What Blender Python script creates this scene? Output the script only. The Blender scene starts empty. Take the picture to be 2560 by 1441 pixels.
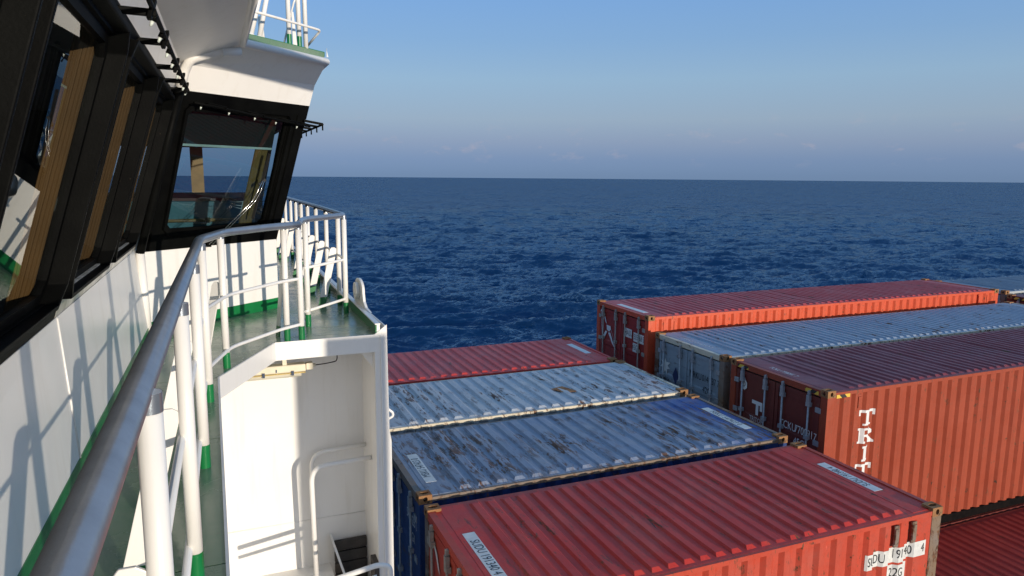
import bpy, bmesh, math, random
import numpy as np
from mathutils import Vector, Matrix
random.seed(7); rng = np.random.default_rng(7)
S = bpy.context.scene
COL = S.collection
rad = math.radians

# ------------------------------------------------------------------ camera
cam = bpy.data.cameras.new('camera'); camo = bpy.data.objects.new('camera', cam); COL.objects.link(camo)
Rv = Vector((0.92302889, -0.384652, 0.00777864)); Uv = Vector((0.05147363, 0.14350466, 0.98831011)); Bv = Vector((-0.38127173, -0.91183839, 0.15225838))
camo.matrix_world = Matrix(((Rv.x, Uv.x, Bv.x, 0), (Rv.y, Uv.y, Bv.y, 0), (Rv.z, Uv.z, Bv.z, 0), (0, 0, 0, 1)))
cam.sensor_width = 36.0; cam.lens = 1818.09 / 2560 * 36.0
cam.clip_start = 0.05; cam.clip_end = 40000
S.camera = camo

# ------------------------------------------------------------------ light
SUN_EL, SUN_AZ = rad(5.0), rad(162.0)          # azimuth clockwise from +Y (athwart, to port)
to_sun = Vector((math.sin(SUN_AZ) * math.cos(SUN_EL), math.cos(SUN_AZ) * math.cos(SUN_EL), math.sin(SUN_EL)))
sl = bpy.data.lights.new('sun', 'SUN'); sl.energy = 2.6; sl.angle = rad(0.5); sl.color = (1.0, 0.88, 0.73)
so = bpy.data.objects.new('sun', sl); COL.objects.link(so)
so.rotation_euler = to_sun.to_track_quat('Z', 'Y').to_euler()
so.location = to_sun * 60

W = bpy.data.worlds.new('World'); S.world = W; W.use_nodes = True
nt = W.node_tree; nt.nodes.clear()
def wn(t, **k):
    n = nt.nodes.new(t)
    for a, b in k.items(): setattr(n, a, b)
    return n
wl = lambda a, b: nt.links.new(a, b)
sky = wn('ShaderNodeTexSky'); sky.sky_type = 'NISHITA'; sky.sun_disc = False
sky.sun_elevation = SUN_EL; sky.sun_rotation = SUN_AZ
sky.air_density = 0.4; sky.dust_density = 0.8; sky.ozone_density = 1.2; sky.altitude = 30
bg = wn('ShaderNodeBackground'); bg.inputs['Strength'].default_value = 0.15
wo = wn('ShaderNodeOutputWorld')
# small far cumulus along the horizon, by direction
tc = wn('ShaderNodeTexCoord'); sep = wn('ShaderNodeSeparateXYZ'); wl(tc.outputs['Generated'], sep.inputs[0])
mp = wn('ShaderNodeMapping'); mp.inputs['Scale'].default_value = (1, 1, 2.2); wl(tc.outputs['Generated'], mp.inputs['Vector'])
nz = wn('ShaderNodeTexNoise'); nz.inputs['Scale'].default_value = 22; nz.inputs['Detail'].default_value = 7; nz.inputs['Roughness'].default_value = 0.62
wl(mp.outputs[0], nz.inputs['Vector'])
cr = wn('ShaderNodeValToRGB'); cr.color_ramp.elements[0].position = 0.58; cr.color_ramp.elements[1].position = 0.76; wl(nz.outputs[0], cr.inputs[0])
band = wn('ShaderNodeValToRGB'); e = band.color_ramp.elements; e[0].position = 0.012; e[0].color = (0, 0, 0, 1); e[1].position = 0.035; e[1].color = (1, 1, 1, 1)
e2 = band.color_ramp.elements.new(0.05); e2.color = (.9, .9, .9, 1); e3 = band.color_ramp.elements.new(0.085); e3.color = (0, 0, 0, 1)
wl(sep.outputs['Z'], band.inputs[0])
mul = wn('ShaderNodeMath', operation='MULTIPLY'); wl(cr.outputs[0], mul.inputs[0]); wl(band.outputs[0], mul.inputs[1])
mul2 = wn('ShaderNodeMath', operation='MULTIPLY'); wl(mul.outputs[0], mul2.inputs[0]); mul2.inputs[1].default_value = 0.42
hr = wn('ShaderNodeValToRGB'); h_ = hr.color_ramp.elements          # blue-mauve sea haze low in the sky, all round
for z_, c_ in ((.03, (.44, .425, .60)), (.0456, (.516, .428, .514)), (.0744, (.68, .56, .53)), (.1257, (.91, .83, .72)), (.175, (.93, .94, .90))): hr.color_ramp.elements.new(z_).color = (*c_, 1)
h_[0].position = 0.003; h_[0].color = (.395, .513, .90, 1); h_[-1].position = .22; h_[-1].color = (1.02, 1.08, 1.08, 1)
wl(sep.outputs['Z'], hr.inputs[0])
hz = wn('ShaderNodeMixRGB', blend_type='MULTIPLY'); hz.inputs[0].default_value = 1.0; wl(sky.outputs[0], hz.inputs[1]); wl(hr.outputs[0], hz.inputs[2])
gr = wn('ShaderNodeValToRGB'); g_ = gr.color_ramp.elements            # even multiple-scattered sky light of the hazy air, all round
srgb = lambda c: tuple(((v / 255 + .055) / 1.055) ** 2.4 / (.15 * 1.516) for v in c)
for z_, c_ in ((.0217, (122, 146, 180)), (.0456, (142, 161, 188)), (.0744, (155, 176, 197)), (.1257, (151, 183, 211)), (.175, (136, 175, 216))): gr.color_ramp.elements.new(z_).color = (*srgb(c_), 1)
g_[0].position = .003; g_[0].color = (*srgb((116, 141, 175)), 1); g_[-1].position = .22; g_[-1].color = (*srgb((127, 170, 220)), 1)
wl(sep.outputs['Z'], gr.inputs[0])
fl = wn('ShaderNodeMixRGB'); fl.inputs[0].default_value = .78; wl(hz.outputs[0], fl.inputs[1]); wl(gr.outputs[0], fl.inputs[2])
mix = wn('ShaderNodeMixRGB'); wl(mul2.outputs[0], mix.inputs[0]); wl(fl.outputs[0], mix.inputs[1]); mix.inputs[2].default_value = (2.3, 1.95, 2.1, 1)
wl(mix.outputs[0], bg.inputs['Color']); wl(bg.outputs[0], wo.inputs['Surface'])

S.view_settings.view_transform = 'Standard'; S.view_settings.look = 'None'
S.view_settings.exposure = 0.6; S.view_settings.gamma = 1.0
S.render.engine = 'CYCLES'
S.cycles.max_bounces = 8; S.cycles.transparent_max_bounces = 12; S.cycles.glossy_bounces = 4
S.cycles.use_denoising = True
S.cycles.sample_clamp_indirect = 6.0

# ------------------------------------------------------------------ materials
MATS = {}
class NG:
    def __init__(s, name):
        s.m = bpy.data.materials.new(name); s.m.use_nodes = True; s.t = s.m.node_tree
        s.p = s.t.nodes['Principled BSDF']; MATS[name] = s.m
        s.tc = s.n('ShaderNodeTexCoord')
    def n(s, t, **k):
        n = s.t.nodes.new(t)
        for a, b in k.items(): setattr(n, a, b)
        return n
    def l(s, a, b): s.t.links.new(a, b)
    def noise(s, scale, detail=5, rough=.55, vec=None, stretch=None, dist=0.0, coord='Object'):
        n = s.n('ShaderNodeTexNoise'); n.inputs['Scale'].default_value = scale; n.inputs['Detail'].default_value = detail
        n.inputs['Roughness'].default_value = rough; n.inputs['Distortion'].default_value = dist
        src = s.tc.outputs[coord]
        if stretch:
            m = s.n('ShaderNodeMapping'); m.inputs['Scale'].default_value = stretch; s.l(src, m.inputs['Vector']); src = m.outputs[0]
        s.l(src, n.inputs['Vector']); return n.outputs[0]
    def ramp(s, v, a, b, c0=(0, 0, 0), c1=(1, 1, 1)):
        r = s.n('ShaderNodeValToRGB'); e = r.color_ramp.elements; e[0].position = a; e[1].position = b
        e[0].color = (*c0, 1); e[1].color = (*c1, 1); s.l(v, r.inputs[0]); return r.outputs[0]
    def mix(s, f, a, b, mode='MIX'):
        m = s.n('ShaderNodeMixRGB', blend_type=mode)
        for i, v in ((0, f), (1, a), (2, b)):
            if hasattr(v, 'links'): s.l(v, m.inputs[i])
            elif i == 0: m.inputs[0].default_value = v
            else: m.inputs[i].default_value = (*v, 1)
        return m.outputs[0]
    def math(s, op, a, b):
        m = s.n('ShaderNodeMath', operation=op)
        for i, v in ((0, a), (1, b)):
            if hasattr(v, 'links'): s.l(v, m.inputs[i])
            else: m.inputs[i].default_value = v
        return m.outputs[0]
    def set(s, k, v):
        i = s.p.inputs[k]
        if hasattr(v, 'links'): s.l(v, i)
        elif isinstance(v, tuple): i.default_value = (*v, 1)
        else: i.default_value = v
        return s
    def bump(s, h, strength=.2, dist=.01):
        b = s.n('ShaderNodeBump'); b.inputs['Strength'].default_value = strength; b.inputs['Distance'].default_value = dist
        s.l(h, b.inputs['Height']); s.l(b.outputs[0], s.p.inputs['Normal']); return s

def plain(name, col, rough=.5, metal=0.0, var=.12, scale=6, bump=0.0, bscale=40):
    g = NG(name)
    dark = tuple(c * (1 - var) for c in col); lite = tuple(min(1, c * (1 + var)) for c in col)
    g.set('Base Color', g.mix(g.ramp(g.noise(scale), .3, .7), dark, lite)).set('Roughness', rough).set('Metallic', metal)
    if bump: g.bump(g.noise(bscale, 3), bump, .004)
    return g.m

# white ship paint: brush marks, faint grime runs, rare rust pin-points
g = NG('white_paint')
c = g.mix(g.ramp(g.noise(1.3, 4), .35, .7), (.79, .77, .725), (.825, .81, .77))
c = g.mix(g.math('MULTIPLY', g.ramp(g.noise(3, 5, stretch=(4, 4, .35)), .54, .85), .34), c, (.58, .53, .44))
c = g.mix(g.math('MULTIPLY', g.ramp(g.noise(7, 5, .6, stretch=(3.5, 3.5, .16)), .66, .76), g.math('MULTIPLY', g.ramp(g.noise(.8, 3), .52, .66), .55)), c, (.52, .34, .15))
c = g.mix(g.ramp(g.noise(9, 6, .7), .735, .79), c, (.50, .27, .08))
g.set('Base Color', c).set('Roughness', .32).bump(g.math('ADD', g.math('MULTIPLY', g.noise(1.6, 2), 6.0), g.math('MULTIPLY', g.noise(14, 4, stretch=(1, 1, .5)), .8)), .10, .012)
g = NG('stained_white')
c = g.mix(g.ramp(g.noise(2.2, 6, .65, stretch=(3, 3, .4)), .38, .7), (.74, .71, .64), (.30, .28, .22))
g.set('Base Color', c).set('Roughness', .3).bump(g.noise(20, 4), .06, .01)
g = NG('black_paint')
c = g.mix(g.ramp(g.noise(3, 5), .35, .75), (.0022, .0023, .0024), (.006, .0064, .006))
c = g.mix(g.ramp(g.noise(38, 4, .7), .73, .79), c, (.30, .25, .2))
g.set('Base Color', c).set('Roughness', .5).set('Specular IOR Level', .035).bump(g.noise(85, 3), .22, .004)
g = NG('dark_green_paint')
g.set('Base Color', g.mix(g.ramp(g.noise(5), .3, .7), (.012, .022, .012), (.025, .04, .022))).set('Roughness', .25).bump(g.noise(60, 3), .15, .004)
g = NG('green_deck')
c = g.mix(g.ramp(g.noise(1.4, 6, .6), .35, .7), (.11, .21, .12), (.20, .26, .17))
c = g.mix(g.ramp(g.noise(5, 7, .7), .58, .8), c, (.17, .185, .13))
c = g.mix(g.ramp(g.noise(16, 6, .75), .68, .76), c, (.02, .045, .025))
g.set('Base Color', c).set('Roughness', g.ramp(g.noise(3, 5), .3, .75, (.16,) * 3, (.36,) * 3)).set('Specular IOR Level', .6).bump(g.noise(30, 5), .12, .006)
plain('green_trim', (.008, .16, .045), .3, var=.18, scale=4, bump=.05)
plain('grey_rail', (.32, .35, .385), .28, .7, var=.10, scale=12, bump=.12, bscale=120)
plain('seam_dark', (.02, .03, .025), .6)
plain('galvanised', (.34, .36, .38), .5, .35, var=.2, scale=20)
plain('beige_bar', (.34, .31, .26), .55, .1, var=.2, scale=20)
plain('chrome', (.6, .6, .6), .15, 1.0)
plain('nozzle_plastic', (.62, .68, .62), .4)
plain('lamp_cream', (.72, .66, .50), .45, var=.08)
plain('lamp_clear', (.62, .58, .45), .15, var=.05)
plain('brass', (.45, .33, .12), .35, .8)
plain('black_rubber', (.012, .012, .012), .6)
plain('wood_brown', (.30, .16, .05), .5, var=.25, scale=3)
plain('curtain_amber', (.11, .058, .016), .8, var=.2, scale=4)
plain('curtain_gold', (.24, .13, .035), .8, var=.2, scale=4)
plain('blind_green', (.016, .019, .015), .7, var=.1, scale=2)
plain('blind_bar', (.70, .76, .64), .4)
plain('console_teal', (.06, .17, .20), .4, var=.12)
plain('console_edge', (.11, .03, .02), .4)
plain('interior_dark', (.06, .055, .05), .7)
plain('interior_pale', (.30, .29, .25), .6)
plain('planks_dark', (.055, .048, .042), .8, var=.4, scale=7, bump=.4)
plain('letter_white', (.72, .72, .70), .5, var=.1)
plain('letter_black', (.015, .015, .017), .5)
plain('sticker_white', (.68, .68, .64), .45, var=.12, scale=9)
plain('sticker_yellow', (.62, .42, .02), .5, var=.1)
plain('emblem_blue', (.03, .045, .12), .5)
plain('gasket', (.018, .018, .02), .7)
g = NG('rail_shade'); g.set('Base Color', g.mix(g.ramp(g.noise(8), .4, .7), (.006, .005, .005), (.012, .009, .008))).set('Roughness', .9).set('Specular IOR Level', .05)  # near-black stands in for the shadow along the brown-red box's bottom rail
plain('hole_dark', (.006, .005, .005), .9)
g = NG('rust_casting')
c = g.mix(g.ramp(g.noise(7, 6, .7), .35, .65), (.22, .085, .025), (.36, .20, .085))
c = g.mix(g.ramp(g.noise(13, 5), .55, .7), c, (.07, .035, .02))
g.set('Base Color', c).set('Roughness', .85).bump(g.noise(40, 5), .4, .006)

def glass(name, tint, ior=1.52, boost=1.0):
    g = NG(name); t = g.t
    fr = g.n('ShaderNodeFresnel'); bf = g.n('ShaderNodeNewGeometry').outputs['Backfacing']
    g.l(g.math('ADD', g.math('MULTIPLY', bf, 1 / ior - ior), ior), fr.inputs['IOR'])      # a thin pane looks the same from both sides
    f = g.math('MINIMUM', g.math('MULTIPLY', fr.outputs[0], boost), 1.0)
    tr = g.n('ShaderNodeBsdfTransparent'); tr.inputs[0].default_value = (*tint, 1)
    gl = g.n('ShaderNodeBsdfGlossy'); gl.inputs['Roughness'].default_value = 0.0; gl.inputs[0].default_value = (.95, .97, .95, 1)
    mx = g.n('ShaderNodeMixShader'); g.l(f, mx.inputs[0]); g.l(tr.outputs[0], mx.inputs[1]); g.l(gl.outputs[0], mx.inputs[2])
    g.l(mx.outputs[0], t.nodes['Material Output'].inputs['Surface']); t.nodes.remove(g.p)
glass('side_glass', (.90, .92, .88), 1.52, 1.0)
glass('window_glass', (.42, .55, .60), 1.52, 1.05)

def paint(name, col, fade, rust=.0, dust=None, dust_amt=.0, streak=True, rough=.48, xblend=None, axis_stretch=(5, .7, 5)):
    g = NG(name)
    f = g.ramp(g.noise(.9, 6, .62, dist=.4), .36, .68)
    if xblend:                                              # worn paler towards one end of the roof
        sp = g.n('ShaderNodeSeparateXYZ'); g.l(g.tc.outputs['Object'], sp.inputs[0])
        mr = g.n('ShaderNodeMapRange'); mr.inputs[1].default_value = xblend[0]; mr.inputs[2].default_value = xblend[1]
        mr.inputs[3].default_value = 1.0; mr.inputs[4].default_value = 0.0; g.l(sp.outputs[0], mr.inputs[0])
        f = g.ramp(g.math('ADD', g.math('MULTIPLY', f, .45), mr.outputs[0]), .35, .8)
    c = g.mix(f, col, fade)
    c = g.mix(g.math('MULTIPLY', g.ramp(g.noise(2.2, 6, .7, stretch=axis_stretch), .5, .75), .4), c, tuple(x * .55 for x in col))
    if dust:
        c = g.mix(g.math('MULTIPLY', g.ramp(g.noise(1.6, 7, .68, dist=.6), .45, .75), dust_amt), c, dust)
    # scuffs: short pale scratches
    c = g.mix(g.math('MULTIPLY', g.ramp(g.noise(26, 4, .7, stretch=(1, .25, .25)), .68, .75), .5), c, tuple(min(1, x * 1.6 + .08) for x in col))
    if rust:
        r = g.ramp(g.noise(6.5, 9, .72, stretch=(1.9, .42, 1), dist=.35), .60 - rust * .10, .64 - rust * .085)
        r = g.math('MULTIPLY', r, g.ramp(g.noise(.75, 4, .6), .38, .52))
        r = g.math('MAXIMUM', r, g.ramp(g.noise(30, 5, .7, stretch=(1, .7, 1)), .73 - rust * .02, .76))
        rc = g.mix(g.ramp(g.noise(17, 5), .4, .65), (.16, .07, .03), (.055, .032, .022))
        c = g.mix(r, c, rc)
    g.set('Base Color', c).set('Roughness', rough).set('Specular IOR Level', .35).bump(g.math('ADD', g.noise(3.2, 4), g.math('MULTIPLY', g.noise(.9, 2), 2.2)), .45, .025)
    return g.m
paint('red_sudu', (.47, .055, .027), (.52, .068, .034), .15, (.26, .13, .11), .35)
paint('red_sudu_roof', (.53, .037, .023), (.61, .050, .032), .22, (.36, .16, .11), .30)
paint('orange_ham', (.56, .075, .027), (.60, .09, .032), .1)
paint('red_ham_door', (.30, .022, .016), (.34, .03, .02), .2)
paint('red_ham_roof', (.50, .050, .048), (.57, .08, .072), .15, (.40, .20, .19), .4)
paint('red_r20', (.58, .050, .040), (.62, .07, .052), .1, (.44, .20, .19), .35)
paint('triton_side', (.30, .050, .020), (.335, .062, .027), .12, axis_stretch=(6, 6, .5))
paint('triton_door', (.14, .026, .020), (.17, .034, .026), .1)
paint('triton_roof', (.19, .030, .036), (.24, .052, .058), .05, (.27, .165, .19), .35)
paint('blue_body', (.010, .035, .14), (.016, .05, .17), .3)
paint('blue_roof', (.016, .07, .28), (.245, .29, .37), 1.05, (.31, .30, .28), .45, xblend=(3.6, 6.2))
paint('grey_body', (.36, .40, .42), (.42, .45, .46), .35)
paint('grey_roof', (.44, .475, .51), (.52, .54, .55), .75, (.40, .39, .35), .35)
paint('grey40_roof', (.25, .315, .40), (.32, .37, .43), .35, (.28, .29, .29), .3)
paint('far_roof', (.15, .20, .26), (.20, .25, .30), .2, (.25, .26, .27), .3)
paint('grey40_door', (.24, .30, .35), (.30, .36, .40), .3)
paint('cream_rail', (.66, .60, .46), (.60, .52, .38), .8, axis_stretch=(5, 5, 1))
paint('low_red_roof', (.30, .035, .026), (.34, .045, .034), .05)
paint('rust_rail', (.22, .145, .085), (.20, .18, .17), .9)
g = NG('hazard_stripe')
wv = g.n('ShaderNodeTexWave'); wv.inputs['Scale'].default_value = 2.6; wv.wave_type = 'BANDS'; wv.bands_direction = 'DIAGONAL'
g.l(g.tc.outputs['Object'], wv.inputs['Vector']); g.set('Base Color', g.mix(g.ramp(wv.outputs['Fac'], .49, .51), (.02, .018, .015), (.70, .46, .05))).set('Roughness', .5)
# sea water: blue body under a fresnel surface, foam only at rare broken crests
g = NG('sea_water')
nrm = g.n('ShaderNodeNewGeometry').outputs['Normal']
for sc_, k_ in ((.03, .30), (.13, .36), (.5, .36), (2.0, .34)):          # wavelets below the mesh resolution, as slopes
    m = g.n('ShaderNodeMapping'); m.inputs['Scale'].default_value = (1, 1.3 if sc_ < .2 else 2.4, 1); m.inputs['Rotation'].default_value = (0, 0, rad(-18)); g.l(g.tc.outputs['Object'], m.inputs['Vector'])
    n_ = g.n('ShaderNodeTexNoise'); n_.inputs['Scale'].default_value = sc_; n_.inputs['Detail'].default_value = 3; n_.inputs['Roughness'].default_value = .6; g.l(m.outputs[0], n_.inputs['Vector'])
    a_ = g.n('ShaderNodeVectorMath', operation='SUBTRACT'); g.l(n_.outputs['Color'], a_.inputs[0]); a_.inputs[1].default_value = (.5, .5, .5)
    b_ = g.n('ShaderNodeVectorMath', operation='MULTIPLY'); g.l(a_.outputs[0], b_.inputs[0]); b_.inputs[1].default_value = (k_ * 3.4, k_ * 5.2, 0)
    d_ = g.n('ShaderNodeVectorMath', operation='ADD'); g.l(nrm, d_.inputs[0]); g.l(b_.outputs[0], d_.inputs[1]); nrm = d_.outputs[0]
q_ = g.n('ShaderNodeVectorMath', operation='NORMALIZE'); g.l(nrm, q_.inputs[0])
foam = g.math('MULTIPLY', g.ramp(g.noise(.05, 2), .58, .66), g.ramp(g.noise(.55, 6, .7, stretch=(1, 2.5, 1)), .745, .775))
c = g.mix(g.ramp(g.noise(.012, 4), .3, .7), (.004, .042, .112), (.005, .051, .136))
# rough sea: facets mask each other at low angles, so the mirror part never reaches unity
df = g.n('ShaderNodeBsdfDiffuse'); g.l(g.mix(foam, c, (.6, .65, .68)), df.inputs[0])
up_ = g.n('ShaderNodeCombineXYZ'); up_.inputs[2].default_value = 1.0; g.l(up_.outputs[0], df.inputs['Normal'])      # light from below the surface, not off its slopes
gl = g.n('ShaderNodeBsdfGlossy'); gl.inputs['Roughness'].default_value = .11; gl.inputs[0].default_value = (.80, .95, 1.0, 1); g.l(q_.outputs[0], gl.inputs['Normal'])
fr = g.n('ShaderNodeFresnel'); fr.inputs['IOR'].default_value = 1.333; g.l(q_.outputs[0], fr.inputs['Normal'])
mx = g.n('ShaderNodeMixShader'); g.l(g.math('MINIMUM', g.math('MULTIPLY', fr.outputs[0], .70), .36), mx.inputs[0]); g.l(df.outputs[0], mx.inputs[1]); g.l(gl.outputs[0], mx.inputs[2])
g.l(mx.outputs[0], g.t.nodes['Material Output'].inputs['Surface']); g.t.nodes.remove(g.p)

# ------------------------------------------------------------------ mesh helpers
ORG = {}
def V(p): return np.asarray(p, float)
def fillet(path, r=.1, n=5):
    P = [V(p) for p in path]; out = [P[0]]
    for a, b, c in zip(P, P[1:], P[2:]):
        u = a - b; w = c - b; lu, lw = np.linalg.norm(u), np.linalg.norm(w)
        k = min(r, .45 * lu, .45 * lw); s, e = b + u / lu * k, b + w / lw * k
        for t in np.linspace(0, 1, n): out.append((1 - t) ** 2 * s + 2 * t * (1 - t) * b + t * t * e)
    return out + [P[-1]]
class MB:
    def __init__(s): s.v = []; s.f = []; s.sm = []; s.mi = []
    def add(s, vs, fs, smooth=False, mi=0):
        o = len(s.v); s.v += [tuple(map(float, v)) for v in vs]
        for f in fs: s.f.append([i + o for i in f]); s.sm.append(smooth); s.mi.append(mi)
        return s
    def hexa(s, q, mi=0):                                   # 8 points: bottom ring, top ring
        return s.add(q, [(3, 2, 1, 0), (4, 5, 6, 7), (0, 1, 5, 4), (1, 2, 6, 5), (2, 3, 7, 6), (3, 0, 4, 7)], mi=mi)
    def box(s, a, b, mi=0):
        x0, y0, z0 = a; x1, y1, z1 = b
        return s.hexa([(x0, y0, z0), (x1, y0, z0), (x1, y1, z0), (x0, y1, z0), (x0, y0, z1), (x1, y0, z1), (x1, y1, z1), (x0, y1, z1)], mi)
    def prism(s, poly, vec, mi=0):
        n = len(poly); P = [V(p) for p in poly]; Q = [p + V(vec) for p in P]
        return s.add(P + Q, [list(range(n))[::-1], list(range(n, 2 * n))] + [(i, (i + 1) % n, n + (i + 1) % n, n + i) for i in range(n)], mi=mi)
    def bar(s, a, b, w, h, up=(0, 0, 1), mi=0):              # rectangular bar from a to b
        a, b = V(a), V(b); d = (b - a) / np.linalg.norm(b - a); x = np.cross(d, V(up)); x /= np.linalg.norm(x); y = np.cross(x, d)
        o = [(-1, -1), (1, -1), (1, 1), (-1, 1)]
        return s.hexa([a + x * w / 2 * i + y * h / 2 * j for i, j in o] + [b + x * w / 2 * i + y * h / 2 * j for i, j in o], mi)
    def tube(s, path, r, n=12, caps=True, mi=0):
        P = [V(p) for p in path]; rr = r if hasattr(r, '__len__') else [r] * len(P)
        T = []
        for i in range(len(P)):
            t = P[min(i + 1, len(P) - 1)] - P[max(i - 1, 0)]; T.append(t / np.linalg.norm(t))
        u = np.cross(T[0], (0, 0, 1) if abs(T[0][2]) < .9 else (1, 0, 0)); u /= np.linalg.norm(u)
        vs = []
        for p, t, q in zip(P, T, rr):
            u = u - t * (u @ t); u /= np.linalg.norm(u); w = np.cross(t, u)
            vs += [p + q * (math.cos(2 * math.pi * k / n) * u + math.sin(2 * math.pi * k / n) * w) for k in range(n)]
        fs = []
        for i in range(len(P) - 1):
            for k in range(n): fs.append((i * n + k, i * n + (k + 1) % n, (i + 1) * n + (k + 1) % n, (i + 1) * n + k))
        s.add(vs, fs, True, mi)
        if caps:
            o = len(s.v) - len(vs); m = len(vs) - n
            s.f.append([o + k for k in range(n)][::-1]); s.sm.append(False); s.mi.append(mi)
            s.f.append([o + m + k for k in range(n)]); s.sm.append(False); s.mi.append(mi)
        return s
    def build(s, name, mats, parent=None, local=False, bevel=0.0):
        me = bpy.data.meshes.new(name); o = bpy.data.objects.new(name, me); COL.objects.link(o)
        og = V((0, 0, 0)) if local or parent is None else ORG[parent.name]
        vs = np.array(s.v) - og
        me.from_pydata([tuple(v) for v in vs], [], s.f)
        me.polygons.foreach_set('use_smooth', s.sm); me.polygons.foreach_set('material_index', s.mi)
        for m in ([mats] if isinstance(mats, str) else mats): me.materials.append(MATS[m])
        bm = bmesh.new(); bm.from_mesh(me); bmesh.ops.recalc_face_normals(bm, faces=bm.faces); bm.to_mesh(me); bm.free()
        me.update()
        if parent is not None: o.parent = parent; ORG[o.name] = ORG[parent.name]
        else: ORG[o.name] = V((0, 0, 0))
        if bevel:
            b = o.modifiers.new('bevel', 'BEVEL'); b.width = bevel; b.segments = 2; b.limit_method = 'ANGLE'; b.angle_limit = rad(40)
            b.harden_normals = False
        return o
def tag(o, label=None, cat=None, group=None, kind=None):
    for k, v in (('label', label), ('category', cat), ('group', group), ('kind', kind)):
        if v: o[k] = v
    return o
def thing(name, label, cat, loc=(0, 0, 0), group=None):
    o = bpy.data.objects.new(name, None); COL.objects.link(o); o.location = loc; o.empty_display_size = .2
    ORG[o.name] = V(loc); return tag(o, label, cat, group)
_fc = {}
def text_mesh(txt, size, condense=.8):
    cu = bpy.data.curves.new('txt', 'FONT'); cu.body = txt; cu.size = size; cu.align_x = 'CENTER'; cu.align_y = 'CENTER'; cu.resolution_u = 3
    ob = bpy.data.objects.new('txt', cu); me = bpy.data.meshes.new_from_object(ob)
    vs = [(v.co.x * condense, v.co.y) for v in me.vertices]; fs = [list(p.vertices) for p in me.polygons]
    bpy.data.objects.remove(ob); bpy.data.curves.remove(cu); bpy.data.meshes.remove(me)
    return vs, fs
def put_text(mb, txt, o, ux, uy, size, mi=0, condense=.8):
    vs, fs = text_mesh(txt, size, condense); o, ux, uy = V(o), V(ux), V(uy)
    mb.add([o + ux * a + uy * b for a, b in vs], fs, mi=mi)

# ------------------------------------------------------------------ sea
def build_sea():
    h = 27.0
    az = np.radians(np.arange(-20, 63.01, .075)); th = np.radians(np.concatenate([np.linspace(33, 17.5, 60), np.linspace(17.4, 1.6, 420), np.linspace(1.56, .167, 60)]))
    r = h / np.tan(th)
    A, Rr = np.meshgrid(az, r); X = Rr * np.sin(A); Y = Rr * np.cos(A); Z = np.zeros_like(X)
    dr = np.gradient(r)[:, None] * np.ones_like(X)
    for i in range(90):
        lam = 1.3 * (19 / 1.3) ** rng.random(); k = 2 * math.pi / lam
        d = rad(205) + rng.normal(0, .55); ph = rng.random() * 6.283
        a = .0105 * lam ** .82 * (.6 + .8 * rng.random())
        fade = np.clip(1.8 - dr / (lam * .5), 0, 1)
        Q = k * (X * math.sin(d) + Y * math.cos(d)) + ph
        Z += a * fade * (np.cos(Q) + .30 * np.cos(2 * Q) + .10 * np.cos(3 * Q))
    Z -= h
    nr, na = X.shape
    co = np.stack([X, Y, Z], -1).reshape(-1, 3).astype(np.float32)
    i, j = np.meshgrid(np.arange(nr - 1), np.arange(na - 1), indexing='ij'); b = (i * na + j).ravel()
    q = np.stack([b, b + 1, b + na + 1, b + na], 1)
    # the rest of the disc, coarse
    az2 = np.radians(np.linspace(63, 340, 60)); r2 = np.array([0.0, 40, 200, 800, 3000, r[-1]])
    A2, R2 = np.meshgrid(az2, r2); co2 = np.stack([R2 * np.sin(A2), R2 * np.cos(A2), np.full_like(A2, -h)], -1).reshape(-1, 3)
    i, j = np.meshgrid(np.arange(len(r2) - 1), np.arange(len(az2) - 1), indexing='ij'); b = (i * len(az2) + j).ravel() + len(co)
    q2 = np.stack([b, b + 1, b + len(az2) + 1, b + len(az2)], 1)
    n0 = len(co) + len(co2)
    inner = [(0, 0, -h)] + [(r[0] * math.sin(t), r[0] * math.cos(t), -h) for t in np.radians(np.linspace(-20, 63, 24))]
    q3 = [[n0, n0 + k, n0 + k + 1, n0 + k + 1] for k in range(1, 24)]
    co = np.concatenate([co, co2, np.array(inner)]).astype(np.float32)
    me = bpy.data.meshes.new('sea'); me.from_pydata([], [], [])
    tri = np.array([[a, c, d] for a, c, d, _ in q3], np.int32); quads = np.concatenate([q, q2]).astype(np.int32)
    me.vertices.add(len(co)); me.vertices.foreach_set('co', co.ravel())
    nl = quads.size + tri.size; me.loops.add(nl); me.loops.foreach_set('vertex_index', np.concatenate([quads.ravel(), tri.ravel()]))
    np_ = len(quads) + len(tri); me.polygons.add(np_)
    st = np.concatenate([np.arange(len(quads)) * 4, quads.size + np.arange(len(tri)) * 3]).astype(np.int32)
    me.polygons.foreach_set('loop_start', st)
    me.polygons.foreach_set('use_smooth', np.ones(np_, bool)); me.update(calc_edges=True); me.validate()
    me.materials.append(MATS['sea_water'])
    o = bpy.data.objects.new('sea', me); COL.objects.link(o); tag(o, 'dark blue open sea with small wind waves to the horizon', None, kind='structure')
    # faces must look upwards
    if me.polygons[10].normal.z < 0: me.flip_normals()
build_sea()

# ship's hull and hatch level under the stacks
mb = MB(); mb.box((-14, -12, -26), (60, 20, -9.35)); hull = mb.build('ship_hull', 'dark_green_paint'); tag(hull, kind='structure')

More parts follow.
